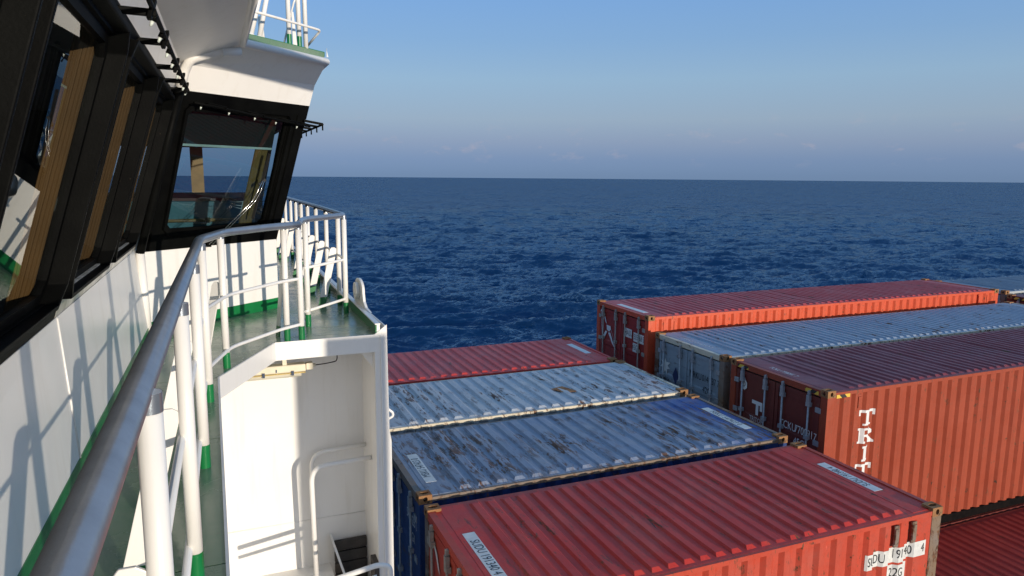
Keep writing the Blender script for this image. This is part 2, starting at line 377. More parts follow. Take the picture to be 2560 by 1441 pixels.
# ------------------------------------------------------------------ wheelhouse frame of reference
D = -1.6
LP0, LW, LN, LT, LZ = V((-.764, 3.26)), V((.0218, .9998)), V((.9998, -.0218)), .30, -.72
OP0, OW, ON, OT, OZ = V((-.511, 8.042)), V((.762, .648)), V((.648, -.762)), .37, -.768
def PL(s, z, off=0.0):                                     # athwart window wall; s = y at the foot
    q = LP0 + LW * (s - 3.26) + LN * (LT * (z - LZ) + off); return V((q[0], q[1], z))
def PO(s, z, off=0.0):                                     # oblique window wall; s from the inner corner
    q = OP0 + OW * s + ON * (OT * (z - OZ) + off); return V((q[0], q[1], z))
def corner(z, offL=0.0, offO=0.0):
    a = LP0 + LN * (LT * (z - LZ) + offL); b = OP0 + ON * (OT * (z - OZ) + offO)
    M = np.array([[LW[0], -OW[0]], [LW[1], -OW[1]]]); t = np.linalg.solve(M, b - a); q = a + LW * t[0]; return V((q[0], q[1], z)), t[0] + 3.26, t[1]

def slab(mb, P, s0, s1, z0, z1, o0, o1, mi=0):               # block on a tilted wall
    mb.hexa([P(s0, z0, o0), P(s1, z0, o0), P(s1, z0, o1), P(s0, z0, o1), P(s0, z1, o0), P(s1, z1, o0), P(s1, z1, o1), P(s0, z1, o1)], mi)
def ring(mb, P, s0, s1, z0, z1, t, ch, o0, o1, mi=0):        # chamfered rectangular frame
    def out(a, b, c, d, k): return [(a + k, c), (b - k, c), (b, c + k), (b, d - k), (b - k, d), (a + k, d), (a, d - k), (a, c + k)]
    A = out(s0, s1, z0, z1, ch); B = out(s0 + t, s1 - t, z0 + t, z1 - t, max(.01, ch - t * .5)); n = 8
    vs = [P(s, z, o) for L in (A, B) for o in (o0, o1) for s, z in L]
    fs = []
    for i in range(n):
        j = (i + 1) % n
        fs += [(i, j, n + j, n + i), (2 * n + i, 3 * n + i, 3 * n + j, 2 * n + j), (n + i, n + j, 3 * n + j, 3 * n + i), (i, 2 * n + i, 2 * n + j, j)]
    mb.add(vs, fs, mi=mi)

wh = thing('wheelhouse', 'white ship wheelhouse with outward leaning black window band, left of the walkway', 'wheelhouse', (-.7, 5.5, D))
# lower white walls (the athwart wall leans a little inwards)
cz, cs, co_ = corner(-.745)
mb = MB()
def lowL(y, z):                                            # athwart lower wall
    f = (z + 1.6) / .86; xb = -.724 + .0290 * (y - 3.04); xt = LP0[0] + .0218 * (y - 3.26)
    return V((xb * (1 - f) + xt * f, y, z))
for y0, y1 in ((-3.0, 4.28), (4.286, 8.07)):
    mb.hexa([lowL(y0, D - .05), lowL(y1, D - .05), lowL(y1, D - .05) + [-.05, 0, 0], lowL(y0, D - .05) + [-.05, 0, 0],
             lowL(y0, -.735), lowL(y1, -.735), lowL(y1, -.735) + [-.05, 0, 0], lowL(y0, -.735) + [-.05, 0, 0]])
mb.build('side_wall', 'white_paint', wh)
mb = MB(); mb.tube([lowL(4.283, D + .1) + [.002, 0, 0], lowL(4.283, -.74) + [.002, 0, 0]], .006, 6); mb.build('weld_seam', 'white_paint', wh)
mb = MB()
a, b = V((OP0[0], OP0[1], 0)), V((OP0[0] + OW[0] * 1.645, OP0[1] + OW[1] * 1.645, 0)); nn = V((ON[0], ON[1], 0))
a2 = a - V((OW[0], OW[1], 0)) * .16
mb.hexa([a2 + [0, 0, D - .05], b + [0, 0, D - .05], b - nn * .05 + [0, 0, D - .05], a2 - nn * .05 + [0, 0, D - .05],
         a2 + [0, 0, -.77], b + [0, 0, -.77], b - nn * .05 + [0, 0, -.77], a2 - nn * .05 + [0, 0, -.77]])
mb.build('oblique_wall', 'white_paint', wh)
# green skirting
mb = MB()
mb.hexa([lowL(-3, D) + [.004, 0, 0], lowL(8.05, D) + [.004, 0, 0], lowL(8.05, D) - [.01, 0, 0], lowL(-3, D) - [.01, 0, 0],
         lowL(-3, D + .10) + [.004, 0, 0], lowL(8.05, D + .10) + [.004, 0, 0], lowL(8.05, D + .1) - [.01, 0, 0], lowL(-3, D + .1) - [.01, 0, 0]])
q0, q1 = a2 + nn * .004, b + nn * .004
mb.hexa([q0 + [0, 0, D], q1 + [0, 0, D], q1 - nn * .01 + [0, 0, D], q0 - nn * .01 + [0, 0, D],
         q0 + [0, 0, D + .125], q1 + [0, 0, D + .125], q1 - nn * .01 + [0, 0, D + .125], q0 - nn * .01 + [0, 0, D + .125]])
mb.build('skirting', 'green_trim', wh)
# window band of the athwart wall: strips above, below and between the windows
WL = [(.86, 2.36), (2.49, 3.99), (4.12, 5.62), (5.75, 7.23)]
zb, zt = -.60, .66
mb = MB()
cB, sB, oB = corner(-.72); cT, sT, oT = corner(.745)
def band_strip(mb, s0, s1, z0, z1, o0=-.04, o1=0.0): slab(mb, PL, s0, s1, z0, z1, o0, o1)
band_strip(mb, -3, 7.9, zt - .04, .745)
ends = [(-3, .88)] + [(WL[i][1] - .02, WL[i + 1][0] + .02) for i in range(3)] + [(7.21, 7.98)]
for s0, s1 in ends: band_strip(mb, s0, s1, zb + .005, zt - .045)
band_strip(mb, -3, 4.25, -.735, zb)
mb.build('window_band', 'black_paint', wh)
mb = MB(); band_strip(mb, 4.256, 8.03, -.733, zb); mb.build('sill_strip', 'stained_white', wh)
for i, (s0, s1) in enumerate(WL):
    mb = MB(); ring(mb, PL, s0, s1, zb - .035, zt, .026, .10, -.055, .060)
    w = mb.build('window', 'black_paint', wh, bevel=.006)
    mb = MB(); ring(mb, PL, s0 + .030, s1 - .030, zb - .005, zt - .03, .05, .085, -.060, -.022); mb.build('inner_frame', 'black_paint', w)
    mb = MB(); mb.add([PL(s, z, -.045) for s, z in ((s0 + .06, zb + .02), (s1 - .06, zb + .02), (s1 - .06, zt - .06), (s0 + .06, zt - .06))], [(0, 1, 2, 3)]); mb.build('glass', 'side_glass', w)
    mb = MB()                                              # gathered curtain just behind the far jamb
    pts = [(s1 - .085 + .007 * math.cos(t * 1.9), -.066 - .085 * t / 16) for t in range(17)]
    vs = [PL(s, z, o) for z in (zb - .1, zt + .05) for s, o in pts] + [PL(s, z, o - .012) for z in (zb - .1, zt + .05) for s, o in pts]
    n = 17; mb.add(vs, [(k, k + 1, n + k + 1, n + k) for k in range(16)] + [(2 * n + k, 3 * n + k, 3 * n + k + 1, 2 * n + k + 1) for k in range(16)], True)
    mb.build('curtain', 'curtain_amber', w)
# window band of the oblique wall
G = (.10, 1.39, -.565, .60)                                # glass s0 s1 z0 z1
mb = MB()
slab(mb, PO, -.06, 1.655, -.768, G[2] - .02, -.045, 0); slab(mb, PO, -.10, 1.67, G[3] + .02, .765, -.045, 0)
slab(mb, PO, -.12, G[0] - .02, G[2] - .02, G[3] + .02, -.045, 0); slab(mb, PO, G[1] + .02, 1.662, G[2] - .02, G[3] + .02, -.045, 0)
mb.build('oblique_band', 'black_paint', wh)
mb = MB(); ring(mb, PO, G[0] - .06, G[1] + .06, G[2] - .055, G[3] + .06, .03, .07, -.05, .035)
ring(mb, PO, G[1] + .12, G[1] + .135, G[2] - .05, G[3] + .06, .004, .001, -.01, .012)
wo_ = mb.build('window', 'black_paint', wh, bevel=.006); wo_['label'] = 'wide window of the oblique wall with blind half lowered'
mb = MB(); ring(mb, PO, G[0] - .03, G[1] + .03, G[2] - .025, G[3] + .03, .04, .06, -.06, -.015); mb.build('inner_frame', 'black_paint', wo_)
mb = MB(); mb.add([PO(s, z, -.03) for s, z in ((G[0], G[2]), (G[1], G[2]), (G[1], G[3]), (G[0], G[3]))], [(0, 1, 2, 3)]); mb.build('glass', 'window_glass', wo_)
mb = MB(); slab(mb, PO, G[0] + .005, G[1] - .02, .292, G[3] + .05, -.135, -.13); mb.build('blind', 'blind_green', wo_)
mb = MB(); slab(mb, PO, G[0] + .005, G[1] - .02, .268, .291, -.14, -.122); mb.build('blind_bar', 'blind_bar', wo_)
mb = MB()
pts = [(1.20 + .17 * t / 12, -.17 - .02 * math.cos(t * 2.1)) for t in range(13)]
vs = [PO(s, z, o) for z in (G[2] - .1, .27) for s, o in pts] + [PO(s, z, o - .01) for z in (G[2] - .1, .27) for s, o in pts]; n = 13
mb.add(vs, [(k, k + 1, n + k + 1, n + k) for k in range(12)] + [(2 * n + k, 3 * n + k, 3 * n + k + 1, 2 * n + k + 1) for k in range(12)], True)
mb.build('curtain', 'curtain_gold', wo_)
# upper white wall and flared eaves
zw = .99
cW, sW, oW = corner(zw); c75, s75, o75 = corner(.75)
mb = MB()
mb.add([PL(-3, .745), V((*corner(.745)[0][:2], .745)), cW, PL(-3, zw)], [(0, 1, 2, 3)])
mb.add([corner(.765)[0], PO(1.67, .765), PO(1.675, zw), cW], [(0, 1, 2, 3)])
e0, e1, e2_, e3_ = V((.30, -3, 1.2)), V((.385, 7.55, 1.2)), V((1.285, 8.41, 1.2)), V((1.34, 16.6, 1.2))
fr0 = PO(1.675, zw)
mb.build('upper_wall', 'white_paint', wh)
mb = MB()
mb.add([PL(-3, zw), cW, e1, e0], [(0, 1, 2, 3)]); mb.add([cW, fr0, e2_, e1], [(0, 1, 2, 3)]); mb.add([fr0, V((1.19, 16.6, zw)), e3_, e2_], [(0, 1, 2, 3)])
mb.build('eaves', 'white_paint', wh)
mb = MB(); mb.tube([e0 + [0, 0, .02], e1 + [0, 0, .02], e2_ + [0, 0, .02], e3_ + [0, 0, .02]], .042, 12); mb.build('eaves_roll', 'white_paint', wh)
for y in (-.6, 2.2):                              # knees under the eaves
    mb = MB(); p = PL(y, zw); mb.prism([(p[0], y, zw - .16), (.30, y, 1.19), (p[0], y, zw + .02)], (0, .012, 0)); mb.build('knee', 'white_paint', wh)
mb = MB(); mb.box((.32, 4.2, 1.33), (2.6, 4.7, 1.55)); mb.build('shade_wing', 'white_paint', wh)      # unseen roof-deck wing, sized and placed to shade the oblique eaves
# roof deck
out = [(.29, -3), (.37, 7.565), (1.27, 8.425), (1.325, 16.6), (-6, 16.6), (-6, -3)]
mb = MB(); mb.prism([(x, y, 1.21) for x, y in out], (0, 0, .11)); mb.build('roof', ['green_deck'], wh)
mb = MB(); mb.bar((.36, 7.60, 1.305), (1.275, 8.455, 1.305), .012, .05); mb.bar((.28, -3, 1.305), (.36, 7.60, 1.305), .012, .05); mb.build('deck_edge', 'green_trim', wh)
mb = MB(); mb.prism([(1.29, 8.40, 1.27), (1.31, 8.42, 1.27), (1.30, 8.47, 1.36), (1.296, 8.415, 1.365)], (.004, -.004, 0)); mb.build('edge_stop', 'white_paint', wh)
# far and inner walls of the wheelhouse seen through the glass
mb = MB()
mb.box((-6, 16.5, D), (1.1, 16.6, -.47)); mb.box((-6, 16.5, .53), (1.1, 16.6, 1.2)); 
for x0, x1 in ((-6, -1.9), (-.74, -.62), (1.0, 1.14)): mb.box((x0, 16.5, -.47), (x1, 16.6, .53))
mb.box((-6.1, -3, D), (-6, 16.6, 1.2)); mb.box((-6, -3.1, D), (-.8, -3, 1.2)); mb.build('inner_wall', 'interior_dark', wh)
mb = MB(); mb.box((-.27, 16.42, -.47), (-.03, 16.6, .53)); mb.build('far_mullion', 'wood_brown', wh)
mb = MB(); mb.prism([(-6, -3, D - .02), (-.80, -3, D - .02), (-.68, 8.0, D - .02), (.70, 9.12, D - .02), (.74, 16.5, D - .02), (-6, 16.5, D - .02)], (0, 0, .02)); mb.build('floor', 'interior_dark', wh)
mb = MB(); mb.prism([(-6, -3, 1.16), (-.30, -3, 1.16), (-.1, 7.3, 1.16), (1.1, 8.7, 1.16), (1.1, 16.5, 1.16), (-6, 16.5, 1.16)], (0, 0, .02)); mb.build('ceiling', 'interior_pale', wh)
mb = MB()                                                  # forward wall of the middle part with openings
fx = lambda y, z: .745 + .22 * (z - OZ) if z > OZ else .745
def fslab(y0, y1, z0, z1): mb.hexa([(fx(0, z0), y0, z0), (fx(0, z0), y1, z0), (fx(0, z0) - .06, y1, z0), (fx(0, z0) - .06, y0, z0), (fx(0, z1), y0, z1), (fx(0, z1), y1, z1), (fx(0, z1) - .06, y1, z1), (fx(0, z1) - .06, y0, z1)])
fslab(9.13, 16.5, D, -.77); fslab(9.13, 16.5, -.77, -.58); fslab(9.0, 16.5, .62, .99)
for y in (9.06, 10.7, 12.35, 14.0, 15.6): fslab(y, y + .16, -.58, .62)
mb.build('forward_wall', 'black_paint', wh)
# drain pipe, white above and below, black across the band
dp = [V((.36, 7.50, 1.13)), V((.15, 7.42, 1.10)), V((-.07, 7.385, 1.02))] + [corner(z)[0] + V((.055, -.05, 0)) for z in (.93, .775)]
mb = MB(); mb.tube(fillet(dp, .09), .042, 14); mb.tube([V((.20, 7.437, 1.108)), V((.19, 7.434, 1.106))], .048, 14); mb.build('drain_pipe', 'white_paint', wh)
mb = MB(); mb.tube([corner(z)[0] + V((.055, -.05, 0)) for z in (.774, .2, -.4, -.765)], .04, 14); mb.build('drain_pipe', 'black_paint', wh)
p = corner(-.765)[0] + V((.055, -.05, 0)); mb = MB(); mb.tube([p, p + [.02, 0, -.81]], .04, 14); mb.box(p + [-.13, -.02, -.44], p + [0, .0, -.39]); mb.build('drain_pipe', 'white_paint', wh)

# wheelhouse interior things
cn = thing('bridge_console', 'teal bridge console with brown edge inside the wheelhouse behind the oblique window', 'console', (-.1, 10.8, D))
mb = MB(); mb.box((-1.6, 10.5, D), (.52, 11.25, -.36)); mb.build('cabinet', 'console_teal', cn, bevel=.01)
mb = MB(); mb.prism([(-1.6, 10.46, -.355), (.52, 10.46, -.355), (.52, 11.3, -.30), (-1.6, 11.3, -.30)], (0, 0, .035)); mb.build('top', 'console_edge', cn)
mb = MB()
for x in (-.9, -.35, .12): mb.box((x, 10.492, -1.3), (x + .42, 10.498, -.55))
mb.build('panel', 'console_teal', cn)
mb = MB(); mb.tube([(-1.2, 10.42, -.62), (.40, 10.42, -.60)], .022, 10); mb.build('grab_bar', 'wood_brown', cn)
mb = MB(); mb.tube([(-.02, 10.42, -.607), (.03, 10.42, -.607)], .035, 12); mb.build('brass_collar', 'brass', cn)
mb = MB(); mb.box((.50, 9.9, -.62), (.56, 10.0, -.30)); mb.build('handset', 'interior_pale', cn)
mb = MB(); mb.box((-.62, 11.0, -.29), (-.42, 11.2, -.05)); mb.build('monitor', 'interior_dark', cn)
hc = thing('hanging_cable', 'thin pale cables hanging inside the oblique window', 'cable', (.4, 9.3, -.5))
for k, (za, zc, dip) in enumerate(((-.05, -.33, .10), (-.22, -.36, .08), (-.28, -.38, .09))):
    A, B = V((.80, 9.35, za)), V((.26, 9.55, zc)); mb = MB()
    mb.tube([A + (B - A) * t + V((0, 0, -dip * 4 * t * (1 - t))) for t in np.linspace(0, 1, 10)], .004, 5); mb.build('strand', 'letter_white', hc)

# wipers
def wiper(P, s0, s1, label):
    t = thing('window_wiper', label, 'wiper', P(s0, -.745, .06))
    for k, d in enumerate((0, .045)):
        mb = MB(); mb.tube(fillet([P(s0 + d, -.75, .05), P(s1 - .10 + d, -.30, .07), P(s1 - .055 + d, -.20, .07), P(s1 + d * .6, -.10 + .02, .05)], .03), .0045, 8); mb.build('arm', 'chrome', t)
    mb = MB(); mb.box(V(P(s0 + .02, -.755, .03)) - .022, V(P(s0 + .02, -.755, .03)) + .022); mb.build('pivot', 'black_paint', t)
    mb = MB(); mb.bar(P(s1 - .02, -.12, .03), P(s1 + .06, -.06, .03), .02, .03); mb.build('clip', 'black_rubber', t)
    mb = MB(); mb.bar(P(s1 + .02, -.50, .012), P(s1 + .055, .22, .012), .012, .03); mb.build('blade', 'black_rubber', t)
    return t
wiper(PO, .62, 1.17, 'chrome twin-arm wiper across the oblique window')

# window washing pipes
wp = thing('washing_pipe', 'black window washing pipe on brackets along the side windows', 'pipe', PL(5, .70, .15))
pz, po = .735, .135
mb = MB(); mb.tube([PL(s, pz, po) for s in np.linspace(-1.5, 7.35, 12)], .013, 8); mb.build('pipe', 'black_paint', wp)
for s in (.9, 1.9, 2.9, 3.80, 4.62, 5.66, 6.45, 7.1):
    mb = MB(); mb.bar(PL(s, pz - .018, -.01), PL(s + .02, pz - .018, po + .02), .022, .034); mb.prism([PL(s - .035, pz - .05, po - .012), PL(s + .035, pz - .05, po - .012), PL(s + .045, pz + .035, po - .012), PL(s - .02, pz + .045, po - .012)], (.02, 0, 0))
    b = mb.build('bracket', 'black_paint', wp, bevel=.004)
for s in (1.4, 2.1, 3.3, 3.95, 4.4, 4.95, 5.4, 6.0, 6.8, 7.2):
    mb = MB(); mb.tube([PL(s, pz - .005, po), PL(s, pz - .03, po - .004)], .014, 8, mi=0); mb.tube([PL(s, pz - .03, po - .004), PL(s, pz - .055, po - .008)], [.010, .006], 8, mi=1); mb.build('nozzle', ['black_paint', 'nozzle_plastic'], wp)
wp2 = thing('washing_pipe', 'black window washing pipe across the top of the oblique window', 'pipe', PO(.8, .6, .1))
zq = lambda s: .655 - .075 * s
mb = MB(); mb.tube([PO(s, zq(s), .13) for s in np.linspace(.03, 1.62, 8)], .011, 8); mb.build('pipe', 'black_paint', wp2)
for s in (.30, .80, 1.28, 1.58):
    mb = MB(); mb.tube(fillet([PO(s - .10, zq(s) + .02, 0), PO(s - .10, zq(s) + .03, .13), PO(s + .10, zq(s) + .005, .15), PO(s + .10, zq(s) - .01, .13)], .02), .0065, 6); mb.build('bracket', 'black_paint', wp2)
for s in (.12, .46, .80, 1.10, 1.42):
    mb = MB(); mb.tube([PO(s, zq(s), .13), PO(s, zq(s) - .022, .128)], .012, 8); mb.tube([PO(s, zq(s) - .022, .128), PO(s, zq(s) - .048, .124)], [.010, .006], 8, mi=1); mb.build('nozzle', ['black_paint', 'nozzle_plastic'], wp2)
wp3 = thing('washing_pipe', 'black washing pipe bracket jutting past the wheelhouse corner', 'pipe', (1.2, 8.9, .56))
mb = MB(); mb.tube([(1.27, 8.70, .565), (1.275, 12.5, .565)], .013, 8); mb.build('pipe', 'black_paint', wp3)
for y in (8.72, 9.2, 9.7, 10.2, 10.7, 11.2):
    mb = MB(); mb.bar((1.06, y - .05, .60), (1.275, y, .57), .018, .026); mb.tube([(1.272, y, .57), (1.272, y, .50)], .009, 6); mb.build('bracket', 'black_paint', wp3)

# ------------------------------------------------------------------ walkway deck
deck = thing('walkway_deck', 'green painted steel walkway deck outside the wheelhouse', 'deck', (0, 4, D)); deck['kind'] = 'structure'; del deck['category']
seams = [-3, 1.1, 3.05, 4.62, 6.06, 7.34, 7.72, 8.75, 10.2, 12.0, 14.0, 16.6]
def xl(y): return -.74 if y < 8.0 else (-.55 + (y - 8.05) * 1.175 if y < 9.15 else .74)
def xr(y):
    if y <= 6.06: return -.028 + .006 * y
    if y < 7.165: return .008 + (y - 6.06) * .468
    return 1.505
def clip_poly(poly, y, keep_above):
    out = []
    for (x0, y0), (x1, y1) in zip(poly, poly[1:] + poly[:1]):
        i0, i1 = (y0 >= y) == keep_above, (y1 >= y) == keep_above
        if i0: out.append((x0, y0))
        if i0 != i1: t = (y - y0) / (y1 - y0); out.append((x0 + (x1 - x0) * t, y))
    return out
outline = [(-.80, -3), (-.030, -3), (.008, 6.06), (.527, 7.165), (1.51, 7.185), (1.545, 9.0), (1.60, 16.6), (.70, 16.6), (.70, 9.13), (-.60, 8.02), (-.67, 8.02)]
for y0, y1 in zip(seams, seams[1:]):
    p = clip_poly(clip_poly(outline, y0 + .004, True), y1 - .004, False)
    if len(p) > 2:
        mb = MB(); mb.prism([(x, y, D - .012) for x, y in p], (0, 0, .012)); mb.build('deck_plate', 'green_deck', deck)
mb = MB(); mb.prism([(x, y, D - .03) for x, y in outline], (0, 0, .015)); mb.build('under_plate', 'seam_dark', deck)
# fascia round the stair opening and white side of the deck
fz0, fz1 = D - .175, D + .004
mb = MB()
ed = [(-.030, -3), (.008, 6.06), (.527, 7.165), (1.50, 7.185)]
for (x0, y0), (x1, y1) in zip(ed, ed[1:]):
    d = V((x1 - x0, y1 - y0, 0)); d /= np.linalg.norm(d); n2 = V((d[1], -d[0], 0))
    A, B = V((x0, y0, 0)), V((x1, y1, 0))
    mb.hexa([A + [0, 0, fz0], B + [0, 0, fz0], B + n2 * .014 + [0, 0, fz0], A + n2 * .014 + [0, 0, fz0], A + [0, 0, fz1], B + [0, 0, fz1], B + n2 * .014 + [0, 0, fz1], A + n2 * .014 + [0, 0, fz1]])
mb.build('fascia', 'white_paint', deck)
mb = MB()                                                  # forward coaming: green inside, white top
cp_ = [(1.51, 7.185), (1.545, 9.0), (1.60, 16.6)]
for (x0, y0), (x1, y1) in zip(cp_, cp_[1:]):
    mb.hexa([(x0, y0, D - .1), (x1, y1, D - .1), (x1 + .012, y1, D - .1), (x0 + .012, y0, D - .1), (x0, y0, D + .10), (x1, y1, D + .10), (x1 + .012, y1, D + .10), (x0 + .012, y0, D + .10)])
mb.build('coaming', 'green_trim', deck)
mb = MB()
for (x0, y0), (x1, y1) in zip(cp_, cp_[1:]):
    mb.hexa([(x0 - .004, y0, D + .101), (x1 - .004, y1, D + .101), (x1 + .05, y1, D + .101), (x0 + .05, y0, D + .101), (x0 - .004, y0, D + .113), (x1 - .004, y1, D + .113), (x1 + .05, y1, D + .113), (x0 + .05, y0, D + .113)])
    mb.hexa([(x0 + .013, y0, D - .25), (x1 + .013, y1, D - .25), (x1 + .045, y1, D - .25), (x0 + .045, y0, D - .25), (x0 + .013, y0, D + .10), (x1 + .013, y1, D + .10), (x1 + .045, y1, D + .10), (x0 + .045, y0, D + .10)])
mb.build('coaming_cap', 'white_paint', deck)

# lug plate on the coaming
lug = thing('lifting_lug', 'rounded white steel lug plate standing on the deck edge coaming', 'lug plate', (1.58, 8.35, D + .113))
cx, pts = 1.575, []
prof = [(7.78, -1.487), (8.02, -1.47), (8.13, -1.42), (8.17, -1.33)] + [(8.395 + .225 * math.cos(t), -1.30 + .115 * math.sin(t)) for t in np.linspace(math.pi, 0, 12)][0:] + [(8.62, -1.38), (8.66, -1.487)]
mb = MB(); mb.prism([(cx, y, z) for y, z in prof], (.03, 0, 0)); mb.build('plate', 'white_paint', lug, bevel=.004)
mb = MB(); mb.tube([(1.53, 8.40, -1.33), (1.575, 8.40, -1.33)], .10, 20); mb.tube([(1.524, 8.40, -1.33), (1.53, 8.40, -1.33)], .05, 16); mb.build('boss', 'white_paint', lug)

# ------------------------------------------------------------------ railings
def post(par, x, y, zr, inb, z0=D, r=.029, stay=True, stop=-.88, sb=.24, sw=.085):
    mb = MB(); mb.tube([(x, y, z0), (x, y, zr)], r, 14); p = mb.build('post', 'white_paint', par)
    mb = MB(); mb.tube([(x, y, z0), (x, y, z0 + .13)], r + .0012, 14, caps=False); mb.build('base_sleeve', 'green_trim', p)
    mb = MB(); mb.tube([(x, y, zr - .045), (x, y, zr)], r + .0015, 14, caps=False); mb.build('collar', 'grey_rail', p)
    if stay:
        i = V((inb[0], inb[1], 0)); i /= np.linalg.norm(i); t = V((-i[1], i[0], 0)); P = V((x, y, 0))
        h = stop
        a = [P + i * (r - .01) + [0, 0, h - .02], P + i * (r + .02) + [0, 0, h], P + i * (r + .055) + [0, 0, h], P + i * (r + .078) + [0, 0, h - .03], P + i * (sb + sw * .5) + [0, 0, z0], P + i * (sb - sw * .5) + [0, 0, z0]]
        k = .16; lo4 = a[3] + (a[4] - a[3]) * (1 - k); lo5 = a[0] + (a[5] - a[0]) * (1 - k)
        off = t * -.006
        mb = MB(); mb.prism([q + off for q in (a[0], a[1], a[2], a[3], lo4, lo5)], t * .012); st = mb.build('stay', 'white_paint', par, bevel=.003)
        mb = MB(); mb.prism([q + off for q in (lo5, lo4, a[4], a[5])], t * .012); mb.build('stay_foot', 'green_trim', st)
    return p
ZR = -.478
nx = lambda y: -.207 + .0245 * y
r1 = thing('railing', 'near railing with thick grey top rail running along the walkway edge', 'railing', (-.1, 3, D))
path = [(nx(-1.6), -1.6, ZR), (nx(5.75), 5.75, ZR), (.12, 6.45, ZR), (.56, 7.02, ZR), (.80, 7.235, ZR), (.93, 7.80, ZR), (1.02, 7.86, -.46)]
mb = MB(); mb.tube(fillet(path[:5], .16, 6), .033, 20); mb.build('top_rail', 'grey_rail', r1)
low = lambda z, o=0: [(nx(-1.6) + o, -1.6, z), (nx(5.75) + o, 5.75, z), (.125, 6.45, z), (.60, 7.07, z), (.80, 7.235, z), (.835, 7.40, z)]
for z in (-1.0, -1.45): mb = MB(); mb.tube(fillet(low(z), .14, 5), .0155, 12); mb.build('mid_rail', 'white_paint', r1)
for y in (-.75, .50, 1.74, 2.94, 4.17, 5.42): post(r1, nx(y) + .022, y, ZR, (-1, 0))
post(r1, .085, 6.36, ZR, (-.75, .65)); post(r1, .655, 7.215, ZR, (-.3, 1), stay=True); post(r1, .795, 7.25, ZR, (-1, .4), stay=False)
r2 = thing('railing', 'far railing round the forward corner of the green deck', 'railing', (1.4, 11, D))
ZF = -.462
path = [(.80, 7.24, -.475), (.86, 7.62, -.47), (.935, 7.83, ZF), (1.445, 8.47, ZF), (1.47, 10.5, ZF), (1.46, 16.4, ZF)]
mb = MB(); mb.tube(fillet(path, .13, 6), .031, 16); mb.build('top_rail', 'grey_rail', r2)
for z in (-.97, -1.43):
    mb = MB(); mb.tube(fillet([(.90, 7.79, z), (1.445, 8.47, z), (1.47, 10.5, z), (1.46, 16.4, z)], .03, 4), .0155, 10); mb.build('mid_rail', 'white_paint', r2)
post(r2, .932, 7.845, ZF, (-1, 0), stay=False); post(r2, 1.436, 8.45, ZF, (-1, 0), stay=False)
for i, y in enumerate((9.02, 9.98, 10.95, 11.9, 12.75, 13.55, 14.4, 15.4)):
    post(r2, 1.46, y, ZF, (-1, 0), stay=(i != 4), sb=.22)
ch = thing('chain', 'short chain hanging from the far railing', 'chain', (1.42, 12.7, -.5))
for k in range(6):
    mb = MB(); c0 = V((1.415, 12.70, -.50 - .035 * k)); rr = [c0 + V((.010 * math.cos(t) * (k % 2), .010 * math.cos(t) * ((k + 1) % 2), .022 * math.sin(t))) for t in np.linspace(0, 6.283, 11)]
    mb.tube(rr, .004, 5); mb.build('link', 'galvanised', ch)

# ------------------------------------------------------------------ stair well below the deck
YW, LD = 7.87, -4.35
sw = thing('stairwell', 'white steel stairwell with corner column under the green deck', 'stairwell', (.8, 7.5, LD))
mb = MB(); mb.box((-.3, YW, LD - 3), (1.52, YW + .03, D - .035)); mb.build('back_wall', 'white_paint', sw)
mb = MB(); mb.tube([(-.1, YW - .001, -3.79), (1.5, YW - .001, -3.80)], .006, 6); mb.build('weld_seam', 'white_paint', sw)
mb = MB(); mb.box((1.495, 7.20, -9.0), (1.507, YW, D - .035)); mb.build('web_plate', 'white_paint', sw)
mb = MB(); mb.prism([(1.497, 7.172, D + .006), (1.623, 7.172, D + .10), (1.632, 7.172, -2.62), (1.652, 7.172, -2.74), (1.652, 7.172, -9), (1.48, 7.172, -9), (1.492, 7.172, -2.9)], (0, .012, 0)); mb.build('column', 'white_paint', sw, bevel=.003)
mb = MB(); mb.box((1.600, 7.185, -9), (1.612, 7.90, D + .09)); mb.build('column_web', 'white_paint', sw)
mb = MB(); mb.box((1.552, 7.160, -9), (1.566, 7.171, D - .01)); mb.build('edge_strip', 'white_paint', sw)
mb = MB(); mb.prism([(1.494, 7.26, D - .18), (1.36, 7.26, D - .18), (1.494, 7.26, D - .36)], (0, .012, 0)); mb.build('knee', 'white_paint', sw)
mb = MB(); mb.prism([(1.494, YW - .06, D - .04), (1.30, YW - .06, D - .04), (1.30, YW - .06, D - .22), (1.494, YW - .06, D - .42)], (0, .012, 0)); mb.build('knee', 'white_paint', sw)
mb = MB(); mb.box((-.3, 1.8, LD - .02), (1.08, YW, LD)); mb.box((1.08, 1.8, LD - .02), (1.55, 5.4, LD)); mb.build('landing', 'white_paint', sw)
mb = MB(); mb.box((-.32, 1.8, -9), (-.29, YW, D - .04)); mb.build('inner_side', 'white_paint', sw)
mb = MB(); mb.box((3.65, -1.0, -9), (4.27, -.97, -.85)); mb.build('shade_plate', 'white_paint', sw)  # unseen plate behind the camera, added to shade the back wall
st = thing('stair', 'dark planked stair flight going down beside the white column', 'stair', (1.3, 7.5, LD - 2))
mb = MB(); mb.prism([(1.075, YW - .02, LD + .36), (1.10, YW - .02, LD + .36), (1.33, YW - .02, LD - .45), (1.305, YW - .02, LD - .45)], (0, -.35, 0)); mb.build('stringer', 'white_paint', st)
for k in range(7):
    z = LD + .27 - k * .135; x = 1.13
    mb = MB(); mb.box((x, YW - .055 - .004 * (k % 2), z - .12), (1.49, YW - .02, z)); mb.build('plank', 'planks_dark', st, bevel=.006)
mb = MB(); mb.box((1.10, 5.5, LD - 1.2), (1.49, YW - .06, LD - 1.15)); mb.build('landing_board', 'planks_dark', st)
mb = MB(); mb.box((1.44, 7.16, LD - 1.0), (1.493, 7.36, LD + .28)); mb.build('post_board', 'planks_dark', st)
